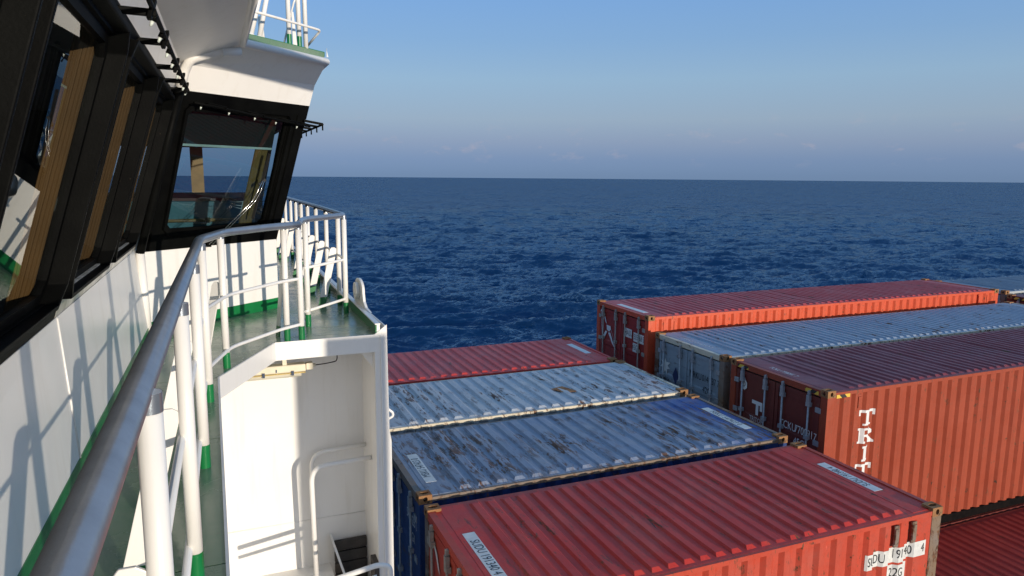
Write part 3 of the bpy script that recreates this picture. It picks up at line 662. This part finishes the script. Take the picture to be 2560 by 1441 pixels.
def hoop(label, y, xl_, zt_, zb_, xr_=1.49, r=.024):
    t = thing('stair_handrail', label, 'handrail', (xl_, y, zb_))
    mb = MB(); mb.tube(fillet([(xr_, y, zt_ + .02), (xl_, y, zt_), (xl_ + .02, y, zb_)], .17, 9), r, 14); mb.build('tube', 'white_paint', t)
hoop('bent white stair handrail hoop nearest the back wall', YW - .12, .90, -2.98, LD)
hoop('bent white stair handrail hoop in front of the other one', YW - .42, .86, -3.02, LD, r=.026)
nr = thing('stair_handrail', 'white tube handrail bending down at the foot of the column', 'handrail', (1.3, 6.0, -3.6))
mb = MB(); mb.tube(fillet([(.55, 6.55, -3.86), (1.36, 6.55, -3.74), (1.47, 6.55, -3.78), (1.50, 6.55, -4.9)], .10, 7), .026, 14); mb.build('tube', 'white_paint', nr)
mb = MB(); mb.tube([(.55, 6.55, -3.97), (1.34, 6.55, -3.86)], .02, 12); mb.build('second_tube', 'white_paint', nr)
hd = thing('grab_handle', 'small white bent grab handle on the outside of the column', 'handle', (1.63, 7.3, -2.5))
mb = MB(); mb.tube(fillet([(1.61, 7.30, -2.40), (1.70, 7.30, -2.48), (1.70, 7.30, -2.52), (1.61, 7.30, -2.56)], .03, 5), .014, 10); mb.build('rod', 'white_paint', hd)
lp = thing('deck_lamp', 'cream fluorescent deck lamp under the white deck fascia', 'lamp', (.6, 7.5, -1.95))
ly = 7.50
mb = MB(); mb.box((.10, ly - .055, -1.985), (.845, ly + .055, -1.905)); mb.build('housing', 'lamp_cream', lp, bevel=.012)
mb = MB(); mb.tube([(.10, ly, -2.0), (.80, ly, -2.0)], .045, 14); mb.build('cover', 'lamp_clear', lp)
mb = MB(); mb.box((.10, ly - .06, -1.996), (.84, ly + .06, -1.986)); mb.build('rim', 'brass', lp)
for x in (.42, .70): mb = MB(); mb.box((x, ly - .072, -2.012), (x + .025, ly - .057, -1.962)); mb.build('clip', 'chrome', lp)
for x in (.55,): mb = MB(); mb.box((x, ly - .062, -1.97), (x + .012, ly - .056, -1.94)); mb.build('screw', 'chrome', lp)
mb = MB(); mb.box((.62, ly - .04, -1.905), (.66, ly + .04, -1.78)); mb.box((.52, ly - .05, -1.80), (.74, ly + .05, -1.775)); mb.build('bracket', 'lamp_cream', lp)
mb = MB(); mb.box((.85, ly - .04, -1.975), (.92, ly + .04, -1.905)); mb.tube([(.92, ly, -1.94), (.95, ly, -1.94)], .018, 10); mb.build('gland_box', 'lamp_cream', lp, bevel=.006)
mb = MB(); mb.tube(fillet([(.95, ly, -1.94), (1.05, ly, -1.935), (1.17, ly + .02, -1.925), (1.175, ly + .03, -1.85), (1.17, ly + .03, -1.78)], .03, 4), .0055, 7); mb.build('cable', 'black_rubber', lp)

# ------------------------------------------------------------------ roof railing and mast legs
r3 = thing('railing', 'white railing on top of the wheelhouse roof with green post feet', 'railing', (.9, 8.2, 1.32))
for x, y, s_ in ((.875, 8.12, 0), (.985, 8.205, 1), (1.06, 8.27, 0)):
    mb = MB(); mb.tube([(x, y, 1.32), (x - .005, y, 2.5)], .024, 12); p = mb.build('post', 'white_paint', r3)
    if x < 1.05: mb = MB(); mb.tube([(x, y, 1.32), (x, y, 1.43)], .0255, 12, caps=False); mb.build('base_sleeve', 'green_trim', p)
mb = MB(); mb.prism([(.91, 8.14, 1.32), (.955, 8.17, 1.32), (.925, 8.15, 1.66), (.905, 8.135, 1.66)], (.004, -.005, 0)); mb.build('stay', 'white_paint', r3)
mb = MB(); mb.tube(fillet([(.40, 7.40, 1.50), (.75, 7.72, 1.50), (1.14, 8.09, 1.50), (1.20, 8.16, 1.50), (1.08, 8.33, 1.36)], .05, 5), .013, 10); mb.build('mid_rail', 'white_paint', r3)
mb = MB(); mb.tube(fillet([(.84, 8.35, 1.36), (.875, 8.30, 1.50), (.95, 8.2, 1.80), (1.1, 8.33, 1.85), (1.15, 8.3, 2.1)], .04), .010, 8); mb.build('brace_rod', 'white_paint', r3)
for k, (a, b) in enumerate((((.475, 7.75, 1.32), (.64, 7.90, 1.95)), ((.56, 7.86, 1.32), (.70, 7.95, 1.95)), ((.60, 7.95, 1.32), (.58, 7.98, 1.55)))):
    t = thing('mast_leg', ['leftmost slanting white mast leg tube on the wheelhouse roof', 'slanting white mast leg tube right of the leftmost one', 'short white stub tube between the mast legs'][k], 'mast leg', a)
    mb = MB(); mb.tube([a, b], .024, 12); mb.tube([a, V(a) + (V(b) - V(a)) * .03], .034, 12); mb.build('tube', 'white_paint', t)

# ------------------------------------------------------------------ containers
CW = 2.438
SP = .262; SD = .042                                        # side corrugation pitch and depth
def prof_pts(L):
    x = .20; out = [(.165, .012)]
    while x < L - .20 - SP:
        out += [(x, .012), (x + .052, .012 + SD), (x + .128, .012 + SD), (x + .180, .012)]; x += SP
    return out + [(L - .165, .012)]
def prof_y(L, x):
    p = prof_pts(L); return np.interp(x, [a for a, _ in p], [b for _, b in p])
CAST = None
def casting_mesh():
    global CAST
    if CAST: return CAST
    a, b, h = .178, .162, .118; mb = MB()
    def face(o, u, v, n_, hu, hv):                           # face with an oval hole sunk into it
        o, u, v, n_ = V(o), V(u), V(v), V(n_); N = 12
        ru, rv = hu, hv
        ring_ = [o + u * (.5 + ru * math.cos(t)) + v * (.5 + rv * math.sin(t)) for t in np.linspace(0, 2 * math.pi, N, endpoint=False)]
        def edge(t):
            c, s = math.cos(t), math.sin(t); k = .5 / max(abs(c), abs(s)); return o + u * (.5 + k * c) + v * (.5 + k * s)
        ts = np.linspace(0, 2 * math.pi, N, endpoint=False); oute = [edge(t) for t in ts]
        cor = {}
        base = oute + ring_ + [q - n_ * .05 for q in ring_]
        fs = []
        for i in range(N):
            j = (i + 1) % N; fs += [(i, j, N + j, N + i), (N + i, N + j, 2 * N + j, 2 * N + i)]
        mb.add(base, fs); mb.add([q - n_ * .05 for q in ring_], [list(range(N))], mi=1)
        # corner fillers
        for cu, cv in ((0, 0), (1, 0), (1, 1), (0, 1)):
            c = o + u * cu + v * cv; t0 = math.atan2(cv - .5, cu - .5) % (2 * math.pi); k = int(t0 / (2 * math.pi / N)); mb.add([oute[k], c, oute[(k + 1) % N]], [(0, 1, 2)])
    face((0, 0, h), (a, 0, 0), (0, b, 0), (0, 0, 1), .36, .22)
    face((0, 0, 0), (a, 0, 0), (0, 0, h), (0, -1, 0), .17, .32)
    face((0, b, 0), (a, 0, 0), (0, 0, h), (0, 1, 0), .17, .32)
    face((0, 0, 0), (0, b, 0), (0, 0, h), (-1, 0, 0), .17, .32)
    face((a, 0, 0), (0, b, 0), (0, 0, h), (1, 0, 0), .17, .32)
    mb.add([(0, 0, 0), (a, 0, 0), (a, b, 0), (0, b, 0)], [(0, 1, 2, 3)])
    CAST = mb; return mb
_cme = None
def casting(par, x, y, z):
    global _cme
    if _cme is None:
        o = casting_mesh().build('corner_casting', ['rust_casting', 'hole_dark'], par, local=True); _cme = o.data
    else:
        o = bpy.data.objects.new('corner_casting', _cme); COL.objects.link(o); o.parent = par; ORG[o.name] = ORG[par.name]
    o.location = (x, y, z); return o
BARS = {}
def bar_mesh(H, mat):
    if (H, mat) in BARS: return BARS[(H, mat)]
    mb = MB(); mb.tube([(0, 0, .10), (0, 0, H - .10)], .017, 10)
    for z in (.45, 1.05, H - .95, H - .36): mb.box((-.026, -.045, z), (.035, .045, z + .07))
    mb.box((-.030, -.03, H - .30), (.02, .034, H - .16)); mb.box((-.022, -.022, H - .15), (.03, .022, H - .085)); mb.tube([(-.022, 0, H - .10), (.02, 0, H - .10)], .024, 8)
    mb.box((-.03, -.03, .10), (.02, .03, .22))
    BARS[(H, mat)] = mb; return mb
_bme = {}
def container(name_label, loc, L, H, body, roof, door, rail, rib, bars='galvanised', post_mat=None, top_rail=None, group='stacked shipping containers', handles=True, doors=True, rib_amp=.028, low_rail=None):
    c = thing('shipping_container', name_label, 'container', loc, group)
    post_mat = post_mat or body; top_rail = top_rail or rail
    for x in (0, L - .178):
        for y in (0, CW - .162):
            casting(c, x, y, H - .118 + .004); casting(c, x, y, -.002)
            mb = MB(); mb.box((x + .006, y + .004, .117), (x + .160 + .012, y + .156, H - .1145)); o = mb.build('corner_post', post_mat, c, local=True, bevel=.006)
    for y in (.004, CW - .064):
        mb = MB(); mb.box((.18, y, H - .092), (L - .18, y + .06, H - .035)); mb.build('top_side_rail', top_rail, c, local=True)
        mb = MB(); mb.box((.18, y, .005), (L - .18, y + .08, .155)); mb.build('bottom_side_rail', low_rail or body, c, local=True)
    # roof: sheet with pressed ribs
    mb = MB(); zr = H - .034; nse = lambda: random.uniform(-.003, .003)
    mb.box((.02, .05, zr - .02), (L - .02, CW - .05, zr))
    for xa in (.165, L - .45): mb.box((xa, .062, zr - .002), (xa + .285, CW - .062, zr + .0035))
    n = int((L - .98) / rib); x0 = (L - n * rib) / 2
    for i in range(n):
        xa = x0 + i * rib + .16 * rib; w = .66 * rib; sl = .13 * rib
        ya, yb = .095 + random.uniform(0, .012), CW - .095 - random.uniform(0, .012); tp = .05; h = rib_amp
        if random.random() < .14: h *= random.uniform(.55, .9)
        m = 6; ys = np.linspace(ya + tp, yb - tp, m)
        vs = [(xa, ya, zr), (xa + w, ya, zr)]
        fs = []
        for k, y in enumerate(ys):
            dz = nse(); vs += [(xa, y, zr - .001), (xa + sl, y, zr + h + dz), (xa + w - sl, y, zr + h + dz), (xa + w, y, zr - .001)]
        vs += [(xa, yb, zr), (xa + w, yb, zr)]
        fs += [(0, 1, 4, 3), (0, 3, 2), (1, 5, 4)]
        for k in range(m - 1):
            o = 2 + 4 * k
            for q in range(3): fs.append((o + q, o + q + 1, o + q + 5, o + q + 4))
        o = 2 + 4 * (m - 1); e = o + 4
        fs += [(e, o + 1, o + 2, e + 1), (e, o, o + 1), (e + 1, o + 2, o + 3)]
        mb.add(vs, fs)
    mb.build('roof_panel', roof, c, local=True)
    for y in (0, 1):                                        # corrugated sides
        mb = MB(); P = prof_pts(L); vs = []
        for zz in (.15, H - .085):
            for x, d in P: vs.append((x, d if y == 0 else CW - d, zz))
        m = len(P); mb.add(vs, [(k, k + 1, m + k + 1, m + k) for k in range(m - 1)]); mb.build('side_panel', body, c, local=True)
    mb = MB(); vs = []; P = [(y, .012 + (.04 if (k // 2) % 2 else 0)) for k, y in enumerate(np.linspace(.16, CW - .16, 34))]
    for zz in (.1, H - .1):
        for y, d in P: vs.append((L - d, y, zz))
    m = len(P); mb.add(vs, [(k, k + 1, m + k + 1, m + k) for k in range(m - 1)]); mb.build('end_panel', body, c, local=True)
    mb = MB(); mb.box((L - .075, .163, H - .12), (L - .004, CW - .163, H - .02)); mb.build('end_header', top_rail, c, local=True)
    # door end
    mb = MB(); mb.box((.004, .163, H - .125), (.09, CW - .163, H - .018)); mb.build('door_header', top_rail, c, local=True)
    mb = MB(); mb.box((.004, .163, .01), (.09, CW - .163, .13)); mb.build('door_sill', body, c, local=True)
    mb = MB(); mb.box((.055, .157, .13), (.075, CW - .157, H - .125)); mb.build('gasket', 'gasket', c, local=True)
    for k, (ya, yb) in enumerate(((.170, CW / 2 - .010), (CW / 2 + .010, CW - .170))):
        mb = MB(); z0, z1 = .145, H - .158
        mb.box((.030, ya, z0), (.054, yb, z1))
        f = .075
        mb.box((.016, ya, z0), (.030, ya + f, z1)); mb.box((.016, yb - f, z0), (.030, yb, z1)); 
        for zz in (z0, z1 - f): mb.box((.0165, ya + f, zz), (.030, yb - f, zz + f))
        for q in (1, 2): zz = z0 + (z1 - z0) * q / 3; mb.prism([(.030, ya + f, zz - .09), (.0165, ya + f, zz - .05), (.0165, ya + f, zz + .05), (.030, ya + f, zz + .09)], (0, yb - ya - 2 * f, 0))
        leaf = mb.build('door_leaf', door, c, local=True)
        for yy in (ya + .22, yb - .20):
            key = (H, bars)
            if key not in _bme: o = bar_mesh(H, bars).build('locking_bar', bars, leaf, local=True); _bme[key] = o.data
            else: o = bpy.data.objects.new('locking_bar', _bme[key]); COL.objects.link(o); o.parent = leaf; ORG[o.name] = ORG[leaf.name]
            o.location = (-.012, yy, 0)
        hy = ya + .02 if k == 0 else yb - .02
        for zz in (.4, 1.0, H - 1.0, H - .42): mb = MB(); mb.box((-.004, hy - .06, zz), (.018, hy + .06, zz + .09)); mb.build('hinge', bars, leaf, local=True)
    return c
def decal(par, name, mats, fn):
    mb = MB(); fn(mb); return mb.build(name, mats, par, local=True)
def roof_sticker(par, L, H, txt, right, forward, plate=True, ymid=1.22, ln=1.1, mi_plain=None, dark=True):
    x = (L - .30) if right else .30; z = H - .034 + .0045
    ux, uy = ((0, -1, 0), (1, 0, 0)) if forward else ((0, 1, 0), (-1, 0, 0))
    if plate: decal(par, 'roof_sticker', 'sticker_white', lambda m: m.box((x - .075, ymid - ln / 2, z - .004), (x + .075, ymid + ln / 2, z + .001)))
    if txt: decal(par, 'roof_number', 'letter_black' if dark else 'letter_white', lambda m: put_text(m, txt, (x, ymid, z + .0025), ux, uy, .155, condense=.72 * ln / 1.1))
DX = .0155                                                   # door print plane
def door_text(m, txt, y, z, size, condense=.8): put_text(m, txt, (DX - .0015, y, z), (0, -1, 0), (0, 0, 1), size, condense=condense)

H86, H96, L20, L40 = 2.591, 2.896, 6.058, 12.192
X20, X40 = 2.305, 9.335
# --- bay of 20-foot boxes
cS = container('faded red container nearest the camera, white number patches on its sunlit side', (X20, 5.869, -4.074 - H86), L20, H86, 'red_sudu', 'red_sudu_roof', 'red_sudu', 'red_sudu', .209, 'beige_bar', post_mat='rust_rail')
cB_ = container('blue container with worn rusty roof behind the nearest red one', (X20, 8.545, -4.062 - H86), L20, H86, 'blue_body', 'blue_roof', 'blue_body', 'rust_rail', .262, 'galvanised', post_mat='blue_body')
cG = container('pale grey twenty-foot container with rusty cream edge behind the blue one', (X20, 11.173, -4.036 - H86), L20, H86, 'grey_body', 'grey_roof', 'grey_body', 'cream_rail', .262, post_mat='rust_rail')
cR = container('red twenty-foot container farthest to sea in the near bay', (X20, 13.806, -4.054 - H86), L20, H86, 'red_r20', 'red_r20', 'red_r20', 'red_r20', .225, post_mat='rust_rail')
# --- bay of 40-foot boxes
cT_ = container('long brown-red container with tall white vertical letters on its side', (X40, 8.717, -3.497 - H96), L40, H96, 'triton_side', 'triton_roof', 'triton_door', 'triton_side', .209, 'galvanised', post_mat='triton_side', low_rail='rail_shade')
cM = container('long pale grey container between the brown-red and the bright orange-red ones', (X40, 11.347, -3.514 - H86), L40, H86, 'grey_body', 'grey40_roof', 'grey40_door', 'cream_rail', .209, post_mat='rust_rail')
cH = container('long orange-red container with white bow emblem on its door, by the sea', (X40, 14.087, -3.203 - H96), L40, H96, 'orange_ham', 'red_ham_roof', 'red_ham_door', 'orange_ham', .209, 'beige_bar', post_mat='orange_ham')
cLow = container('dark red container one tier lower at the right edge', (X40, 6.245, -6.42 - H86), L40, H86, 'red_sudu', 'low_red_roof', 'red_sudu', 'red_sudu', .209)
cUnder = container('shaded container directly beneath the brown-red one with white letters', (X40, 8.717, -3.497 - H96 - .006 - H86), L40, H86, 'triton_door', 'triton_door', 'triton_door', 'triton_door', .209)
# --- next bay, only glimpsed
cN1 = container('far grey-blue container roof beyond the orange-red one', (22.7, 14.64, -3.40 - H86), L40, H86, 'grey_body', 'far_roof', 'grey40_door', 'grey_body', .209, post_mat='rust_rail')
cN2 = container('far dark red container end with striped marks at the right edge', (22.45, 12.0, -3.46 - H96), L40, H96, 'triton_door', 'triton_roof', 'triton_door', 'triton_door', .209, post_mat='triton_door')
# markings ----------------------------------------------------------
roof_sticker(cS, L20, H86, 'SUDU 191340 4', False, True, ymid=1.05, ln=1.15); roof_sticker(cS, L20, H86, 'SUDU 191340 4', True, False, ymid=1.20, ln=1.0)
roof_sticker(cB_, L20, H86, 'MSKU 547423 0', False, False, ymid=.98, ln=1.05); roof_sticker(cB_, L20, H86, 'MSKU 547423 0', True, True, ymid=1.15, ln=1.15)
roof_sticker(cG, L20, H86, 'MSKU 759955 1', True, True, ymid=1.35, ln=1.2, plate=False)
roof_sticker(cR, L20, H86, None, True, True, ymid=1.3, ln=1.0)
roof_sticker(cM, L40, H86, 'MRKU 014737 7', False, True, ymid=1.3, ln=1.5, plate=False, dark=False)
roof_sticker(cT_, L40, H96, 'TCKU 770091 7', False, True, ymid=1.35, ln=1.0, plate=False, dark=False)
roof_sticker(cH, L40, H96, None, False, True, ymid=1.2, ln=1.25)
def follow(mb_fn, L, name, mat, par, extra=.003):            # print laid over the side corrugation
    m = MB(); mb_fn(m); me = bpy.data.meshes.new(name); me.from_pydata(m.v, [], m.f); bm = bmesh.new(); bm.from_mesh(me)
    xs = [v.co.x for v in bm.verts]; lo, hi = min(xs), max(xs)
    for x, _ in prof_pts(L):
        if lo < x < hi: bmesh.ops.bisect_plane(bm, geom=bm.verts[:] + bm.edges[:] + bm.faces[:], plane_co=(x, 0, 0), plane_no=(1, 0, 0))
    for v in bm.verts: v.co.y = prof_y(L, v.co.x) - extra
    bm.to_mesh(me); bm.free(); me.materials.append(MATS[mat]); o = bpy.data.objects.new(name, me); COL.objects.link(o); o.parent = par; ORG[o.name] = ORG[par.name]; return o
def rect(m, x0, x1, z0, z1): m.add([(x0, 0, z0), (x1, 0, z0), (x1, 0, z1), (x0, 0, z1)], [(0, 1, 2, 3)])
# slab-serif stacked letters on the brown-red side
def slab_T(m, x, z, w, h):
    s = w * .26; t = h * .17
    rect(m, x, x + w, z + h - t, z + h); rect(m, x + w / 2 - s / 2, x + w / 2 + s / 2, z + t * .7, z + h - t); rect(m, x + w * .22, x + w * .78, z, z + t * .7)
    rect(m, x, x + t * .75, z + h * .62, z + h - t); rect(m, x + w - t * .75, x + w, z + h * .62, z + h - t)
def slab_R(m, x, z, w, h):
    s = w * .25; t = h * .14
    rect(m, x + w * .08, x + w * .08 + s, z + t, z + h - t); rect(m, x, x + w * .42, z, z + t); rect(m, x, x + w * .72, z + h - t, z + h)
    rect(m, x + w * .08 + s, x + w * .72, z + h * .44, z + h * .44 + t)
    m.add([(x + w * .66, 0, z + h * .52), (x + w * .92, 0, z + h * .62), (x + w * .92, 0, z + h * .82), (x + w * .66, 0, z + h)], [(0, 1, 2, 3)])
    m.add([(x + w * .46, 0, z + h * .44), (x + w * .72, 0, z + h * .44), (x + w * 1.0, 0, z + t), (x + w * .72, 0, z + t)], [(0, 1, 2, 3)]); rect(m, x + w * .66, x + w * 1.02, z, z + t)
def slab_I(m, x, z, w, h):
    t = h * .14; rect(m, x + w * .28, x + w * .72, z, z + t); rect(m, x + w * .28, x + w * .72, z + h - t, z + h); rect(m, x + w * .37, x + w * .63, z + t, z + h - t)
def slab_O(m, x, z, w, h):
    c = (x + w / 2, z + h / 2); n = 16; A = [(c[0] + w / 2 * math.cos(t), 0, c[1] + h / 2 * math.sin(t)) for t in np.linspace(0, 2 * math.pi, n, endpoint=False)]
    B = [(c[0] + w * .24 * math.cos(t), 0, c[1] + h * .36 * math.sin(t)) for t in np.linspace(0, 2 * math.pi, n, endpoint=False)]
    m.add(A + B, [(i, (i + 1) % n, n + (i + 1) % n, n + i) for i in range(n)])
def slab_N(m, x, z, w, h):
    rect(m, x, x + w * .2, z, z + h); rect(m, x + w * .8, x + w, z, z + h); m.add([(x + w * .2, 0, z + h), (x + w * .8, 0, z), (x + w * .8, 0, z + h * .3), (x + w * .35, 0, z + h)], [(0, 1, 2, 3)])
for k, fn in enumerate((slab_T, slab_R, slab_I, slab_T, slab_O, slab_N)):
    follow(lambda m: fn(m, .80, H96 - .70 - .325 * k, .345, .275), L40, 'side_letter', 'letter_white', cT_)
decal(cT_, 'hazard_mark', 'hazard_stripe', lambda m: m.add([(.20, .002, H96 - .135), (.50, .002, H96 - .135), (.50, .002, H96 - .075), (.20, .002, H96 - .075)], [(0, 1, 2, 3)]))
for y in (.20, CW - .50): decal(cT_, 'hazard_mark', 'hazard_stripe', lambda m: m.add([(.002, y, H96 - .115), (.002, y + .30, H96 - .115), (.002, y + .30, H96 - .05), (.002, y, H96 - .05)], [(0, 1, 2, 3)]))
decal(cN2, 'hazard_mark', 'hazard_stripe', lambda m: m.add([(.002, 1.9, H96 - .115), (.002, 2.25, H96 - .115), (.002, 2.25, H96 - .05), (.002, 1.9, H96 - .05)], [(0, 1, 2, 3)]))
# door markings, brown-red
def doorT(m):
    o = 1.66; z = H96 - .92
    for a, b, c_, d in ((-.14, .14, .20, .27), (-.03, .04, 0, .20), (.08, .14, .10, .20)): m.add([(DX - .0015, o - a, z + c_), (DX - .0015, o - b, z + c_), (DX - .0015, o - b, z + d), (DX - .0015, o - a, z + d)], [(0, 1, 2, 3)])
for t_, y_, z_, sz_, cd_ in (('TCKU', .86, -.86, .20, .75), ('770091', .48, -.86, .20, .72), ('45G1', .54, -1.09, .20, .75), ('7', .225, -.86, .17, .8), ('TRITON', 1.66, -1.02, .13, .8)): decal(cT_, 'door_marking', 'letter_white', lambda m: door_text(m, t_, y_, H96 + z_, sz_, cd_))
decal(cT_, 'door_emblem', 'letter_white', doorT)
def shield(m, y, z, w, h, mi=0):
    m.add([(DX - .002, y + w / 2, z + h / 2), (DX - .002, y - w * .1, z + h / 2), (DX - .002, y - w / 2, z + h * .2), (DX - .002, y - w / 2, z - h * .25), (DX - .002, y - w * .1, z - h / 2), (DX - .002, y + w / 2, z - h * .35)], [range(6)], mi=mi)
decal(cT_, 'door_emblem', 'sticker_white', lambda m: shield(m, 2.04, H96 - .42, .16, .22))
decal(cT_, 'door_emblem', 'letter_black', lambda m: put_text(m, 'D', (DX - .004, 2.04, H96 - .42), (0, -1, 0), (0, 0, 1), .15))
# grey long door
for t_, y_, z_, sz_, cd_ in (('MRKU', .92, -.62, .20, .75), ('014 737 7', .42, -.62, .20, .68), ('42G1', .50, -.86, .20, .75), ('MAERSK', 2.02, -.98, .13, .8)): decal(cM, 'door_marking', 'letter_black', lambda m: door_text(m, t_, y_, H86 + z_, sz_, cd_))
def star(m, y, z, r1_, r2_, n=7, jag=0.0):
    p = [(DX - .0015, y - (r1_ if k % 2 == 0 else r2_) * math.sin(math.pi * k / n) * (1 + random.uniform(-jag, jag)), z + (r1_ if k % 2 == 0 else r2_) * math.cos(math.pi * k / n) * (1 + random.uniform(-jag, jag))) for k in range(2 * n)]
    m.add(p, [range(2 * n)])
decal(cM, 'door_emblem', 'sticker_white', lambda m: star(m, 2.02, H86 - .68, .20, .10, 7, .2))
decal(cM, 'door_emblem', 'emblem_blue', lambda m: m.add([(DX - .0015, 1.62, H86 - .62), (DX - .0015, 1.50, H86 - .82), (DX - .0015, 1.62, H86 - 1.02), (DX - .0015, 1.74, H86 - .82)], [(0, 1, 2, 3)]))
decal(cM, 'door_print', 'emblem_blue', lambda m: [m.box((DX - .002, .25, H86 - 1.10 - .10 * k), (DX, .85 - .1 * (k % 2), H86 - 1.06 - .10 * k)) for k in range(4)])
# bow emblem
def bow(m, y, z, s):
    q = lambda a, b: (DX - .0015, y - a * s, z + b * s)
    m.add([q(-.50, .55), q(-.44, .58), q(-.2, .40), q(-.08, .15), q(-.16, .20), q(-.28, .38)], [range(6)])
    m.add([q(-.10, .12), q(.16, .12), q(.20, .02), q(.08, -.08), q(-.06, -.04)], [range(5)])
    m.add([q(-.14, -.08), q(-.04, -.10), q(-.34, -.50), q(-.28, -.25)], [range(4)])
    m.add([q(.02, -.12), q(.16, -.10), q(.34, -.38), q(.56, -.62), q(.30, -.44)], [range(5)])
    m.add([q(-.50, .54), q(-.485, .54), q(-.31, -.50), q(-.33, -.50)], [range(4)]); m.add([q(.17, .05), q(.185, .05), q(.56, -.62), q(.54, -.60)], [range(4)])
decal(cH, 'door_emblem', 'letter_white', lambda m: bow(m, 1.86, H96 - .66, .78))
decal(cS, 'door_emblem', 'letter_white', lambda m: bow(m, 1.75, H86 - .75, .9))
for a, b, c_, d in ((.72, 1.02, -.68, -.46), (.19, .64, -.72, -.50), (.40, .66, -.98, -.76)): decal(cH, 'number_patch', 'sticker_white', lambda m: m.box((DX - .001, a, H96 + c_), (DX, b, H96 + d)))
for t_, y_, z_, sz_, cd_ in (('HASU', .87, -.57, .19, .72), ('505768 5', .40, -.61, .19, .62), ('45G1', .53, -.87, .19, .72)): decal(cH, 'door_marking', 'letter_black', lambda m: door_text(m, t_, y_, H96 + z_, sz_, cd_))
for a, b, c_, d in ((.74, 1.10, -1.92, -1.48), (.36, .66, -2.0, -1.45)): decal(cH, 'data_plate', 'sticker_white', lambda m: m.box((DX - .001, a, H96 + c_), (DX, b, H96 + d)))
decal(cH, 'data_print', 'letter_black', lambda m: [m.box((DX - .003, .40, H96 - 1.56 - .085 * k), (DX - .0015, .62 - .03 * (k % 3), H96 - 1.53 - .085 * k)) for k in range(5)] + [m.box((DX - .003, .78, H96 - 1.60), (DX - .0015, 1.05, H96 - 1.57))])
for t_, z_ in (('547 423 0', -.50), ('22G1', -.74)): decal(cB_, 'door_marking', 'letter_white', lambda m: door_text(m, t_, .42, H86 + z_, .19, .7))
decal(cB_, 'data_plate', 'sticker_white', lambda m: m.box((DX - .001, 1.45, H86 - 1.1), (DX, 1.62, H86 - .55)))
# number patches over the corrugated sunlit side of the nearest box
ps = L20 - 1.08; HH = H86; H86 = HH + .10
follow(lambda m: rect(m, ps - .17, ps + .56, H86 - .72, H86 - .52), L20, 'number_patch', 'sticker_white', cS)
follow(lambda m: rect(m, ps + .56, ps + .84, H86 - .70, H86 - .50), L20, 'number_patch', 'sticker_white', cS)
follow(lambda m: rect(m, ps + .24, ps + .56, H86 - .96, H86 - .75), L20, 'number_patch', 'sticker_white', cS)
for t_, x_, z_ in (('SUDU', .0, -.62), ('191340', .46, -.61), ('4', .79, -.60), ('22G1', .40, -.855)): follow(lambda m: put_text(m, t_, (ps + x_, 0, H86 + z_), (1, 0, 0), (0, 0, 1), .165, condense=.66), L20, 'side_number', 'letter_black', cS, .006)
follow(lambda m: rect(m, ps + .56, ps + .70, H86 - 1.35, H86 - 1.02), L20, 'height_sticker', 'sticker_yellow', cS)
follow(lambda m: put_text(m, '2.6m', (ps + .63, 0, H86 - 1.10), (1, 0, 0), (0, 0, 1), .055), L20, 'height_print', 'letter_black', cS, .006)
H86 = HH
# air vents on the sides
def vent(par, L, H, xs, m_):
    for x in xs:
        mb = MB(); y = float(prof_y(L, x + .03)) 
        mb.box((x, -.004, H - .36), (x + .065, .03, H - .16)); mb.box((x - .008, .006, H - .40), (x + .072, .03, H - .36)); mb.box((x - .008, .006, H - .16), (x + .072, .03, H - .12)); mb.build('air_vent', m_, par, local=True, bevel=.005)
vent(cS, L20, H86, (L20 - .80, L20 - .50), 'rust_rail'); vent(cT_, L40, H96, (.70,), 'triton_side'); vent(cH, L40, H96, (.42, .72, L40 - .85, L40 - .5), 'orange_ham')
# patch welded on the grey roof, hole worn in paint
decal(cG, 'roof_patch', 'rust_casting', lambda m: m.prism([(3.62, 1.02, H86 - .012), (3.90, 1.10, H86 - .010), (4.02, .72, H86 - .010), (3.78, .70, H86 - .012)], (0, 0, .006)))
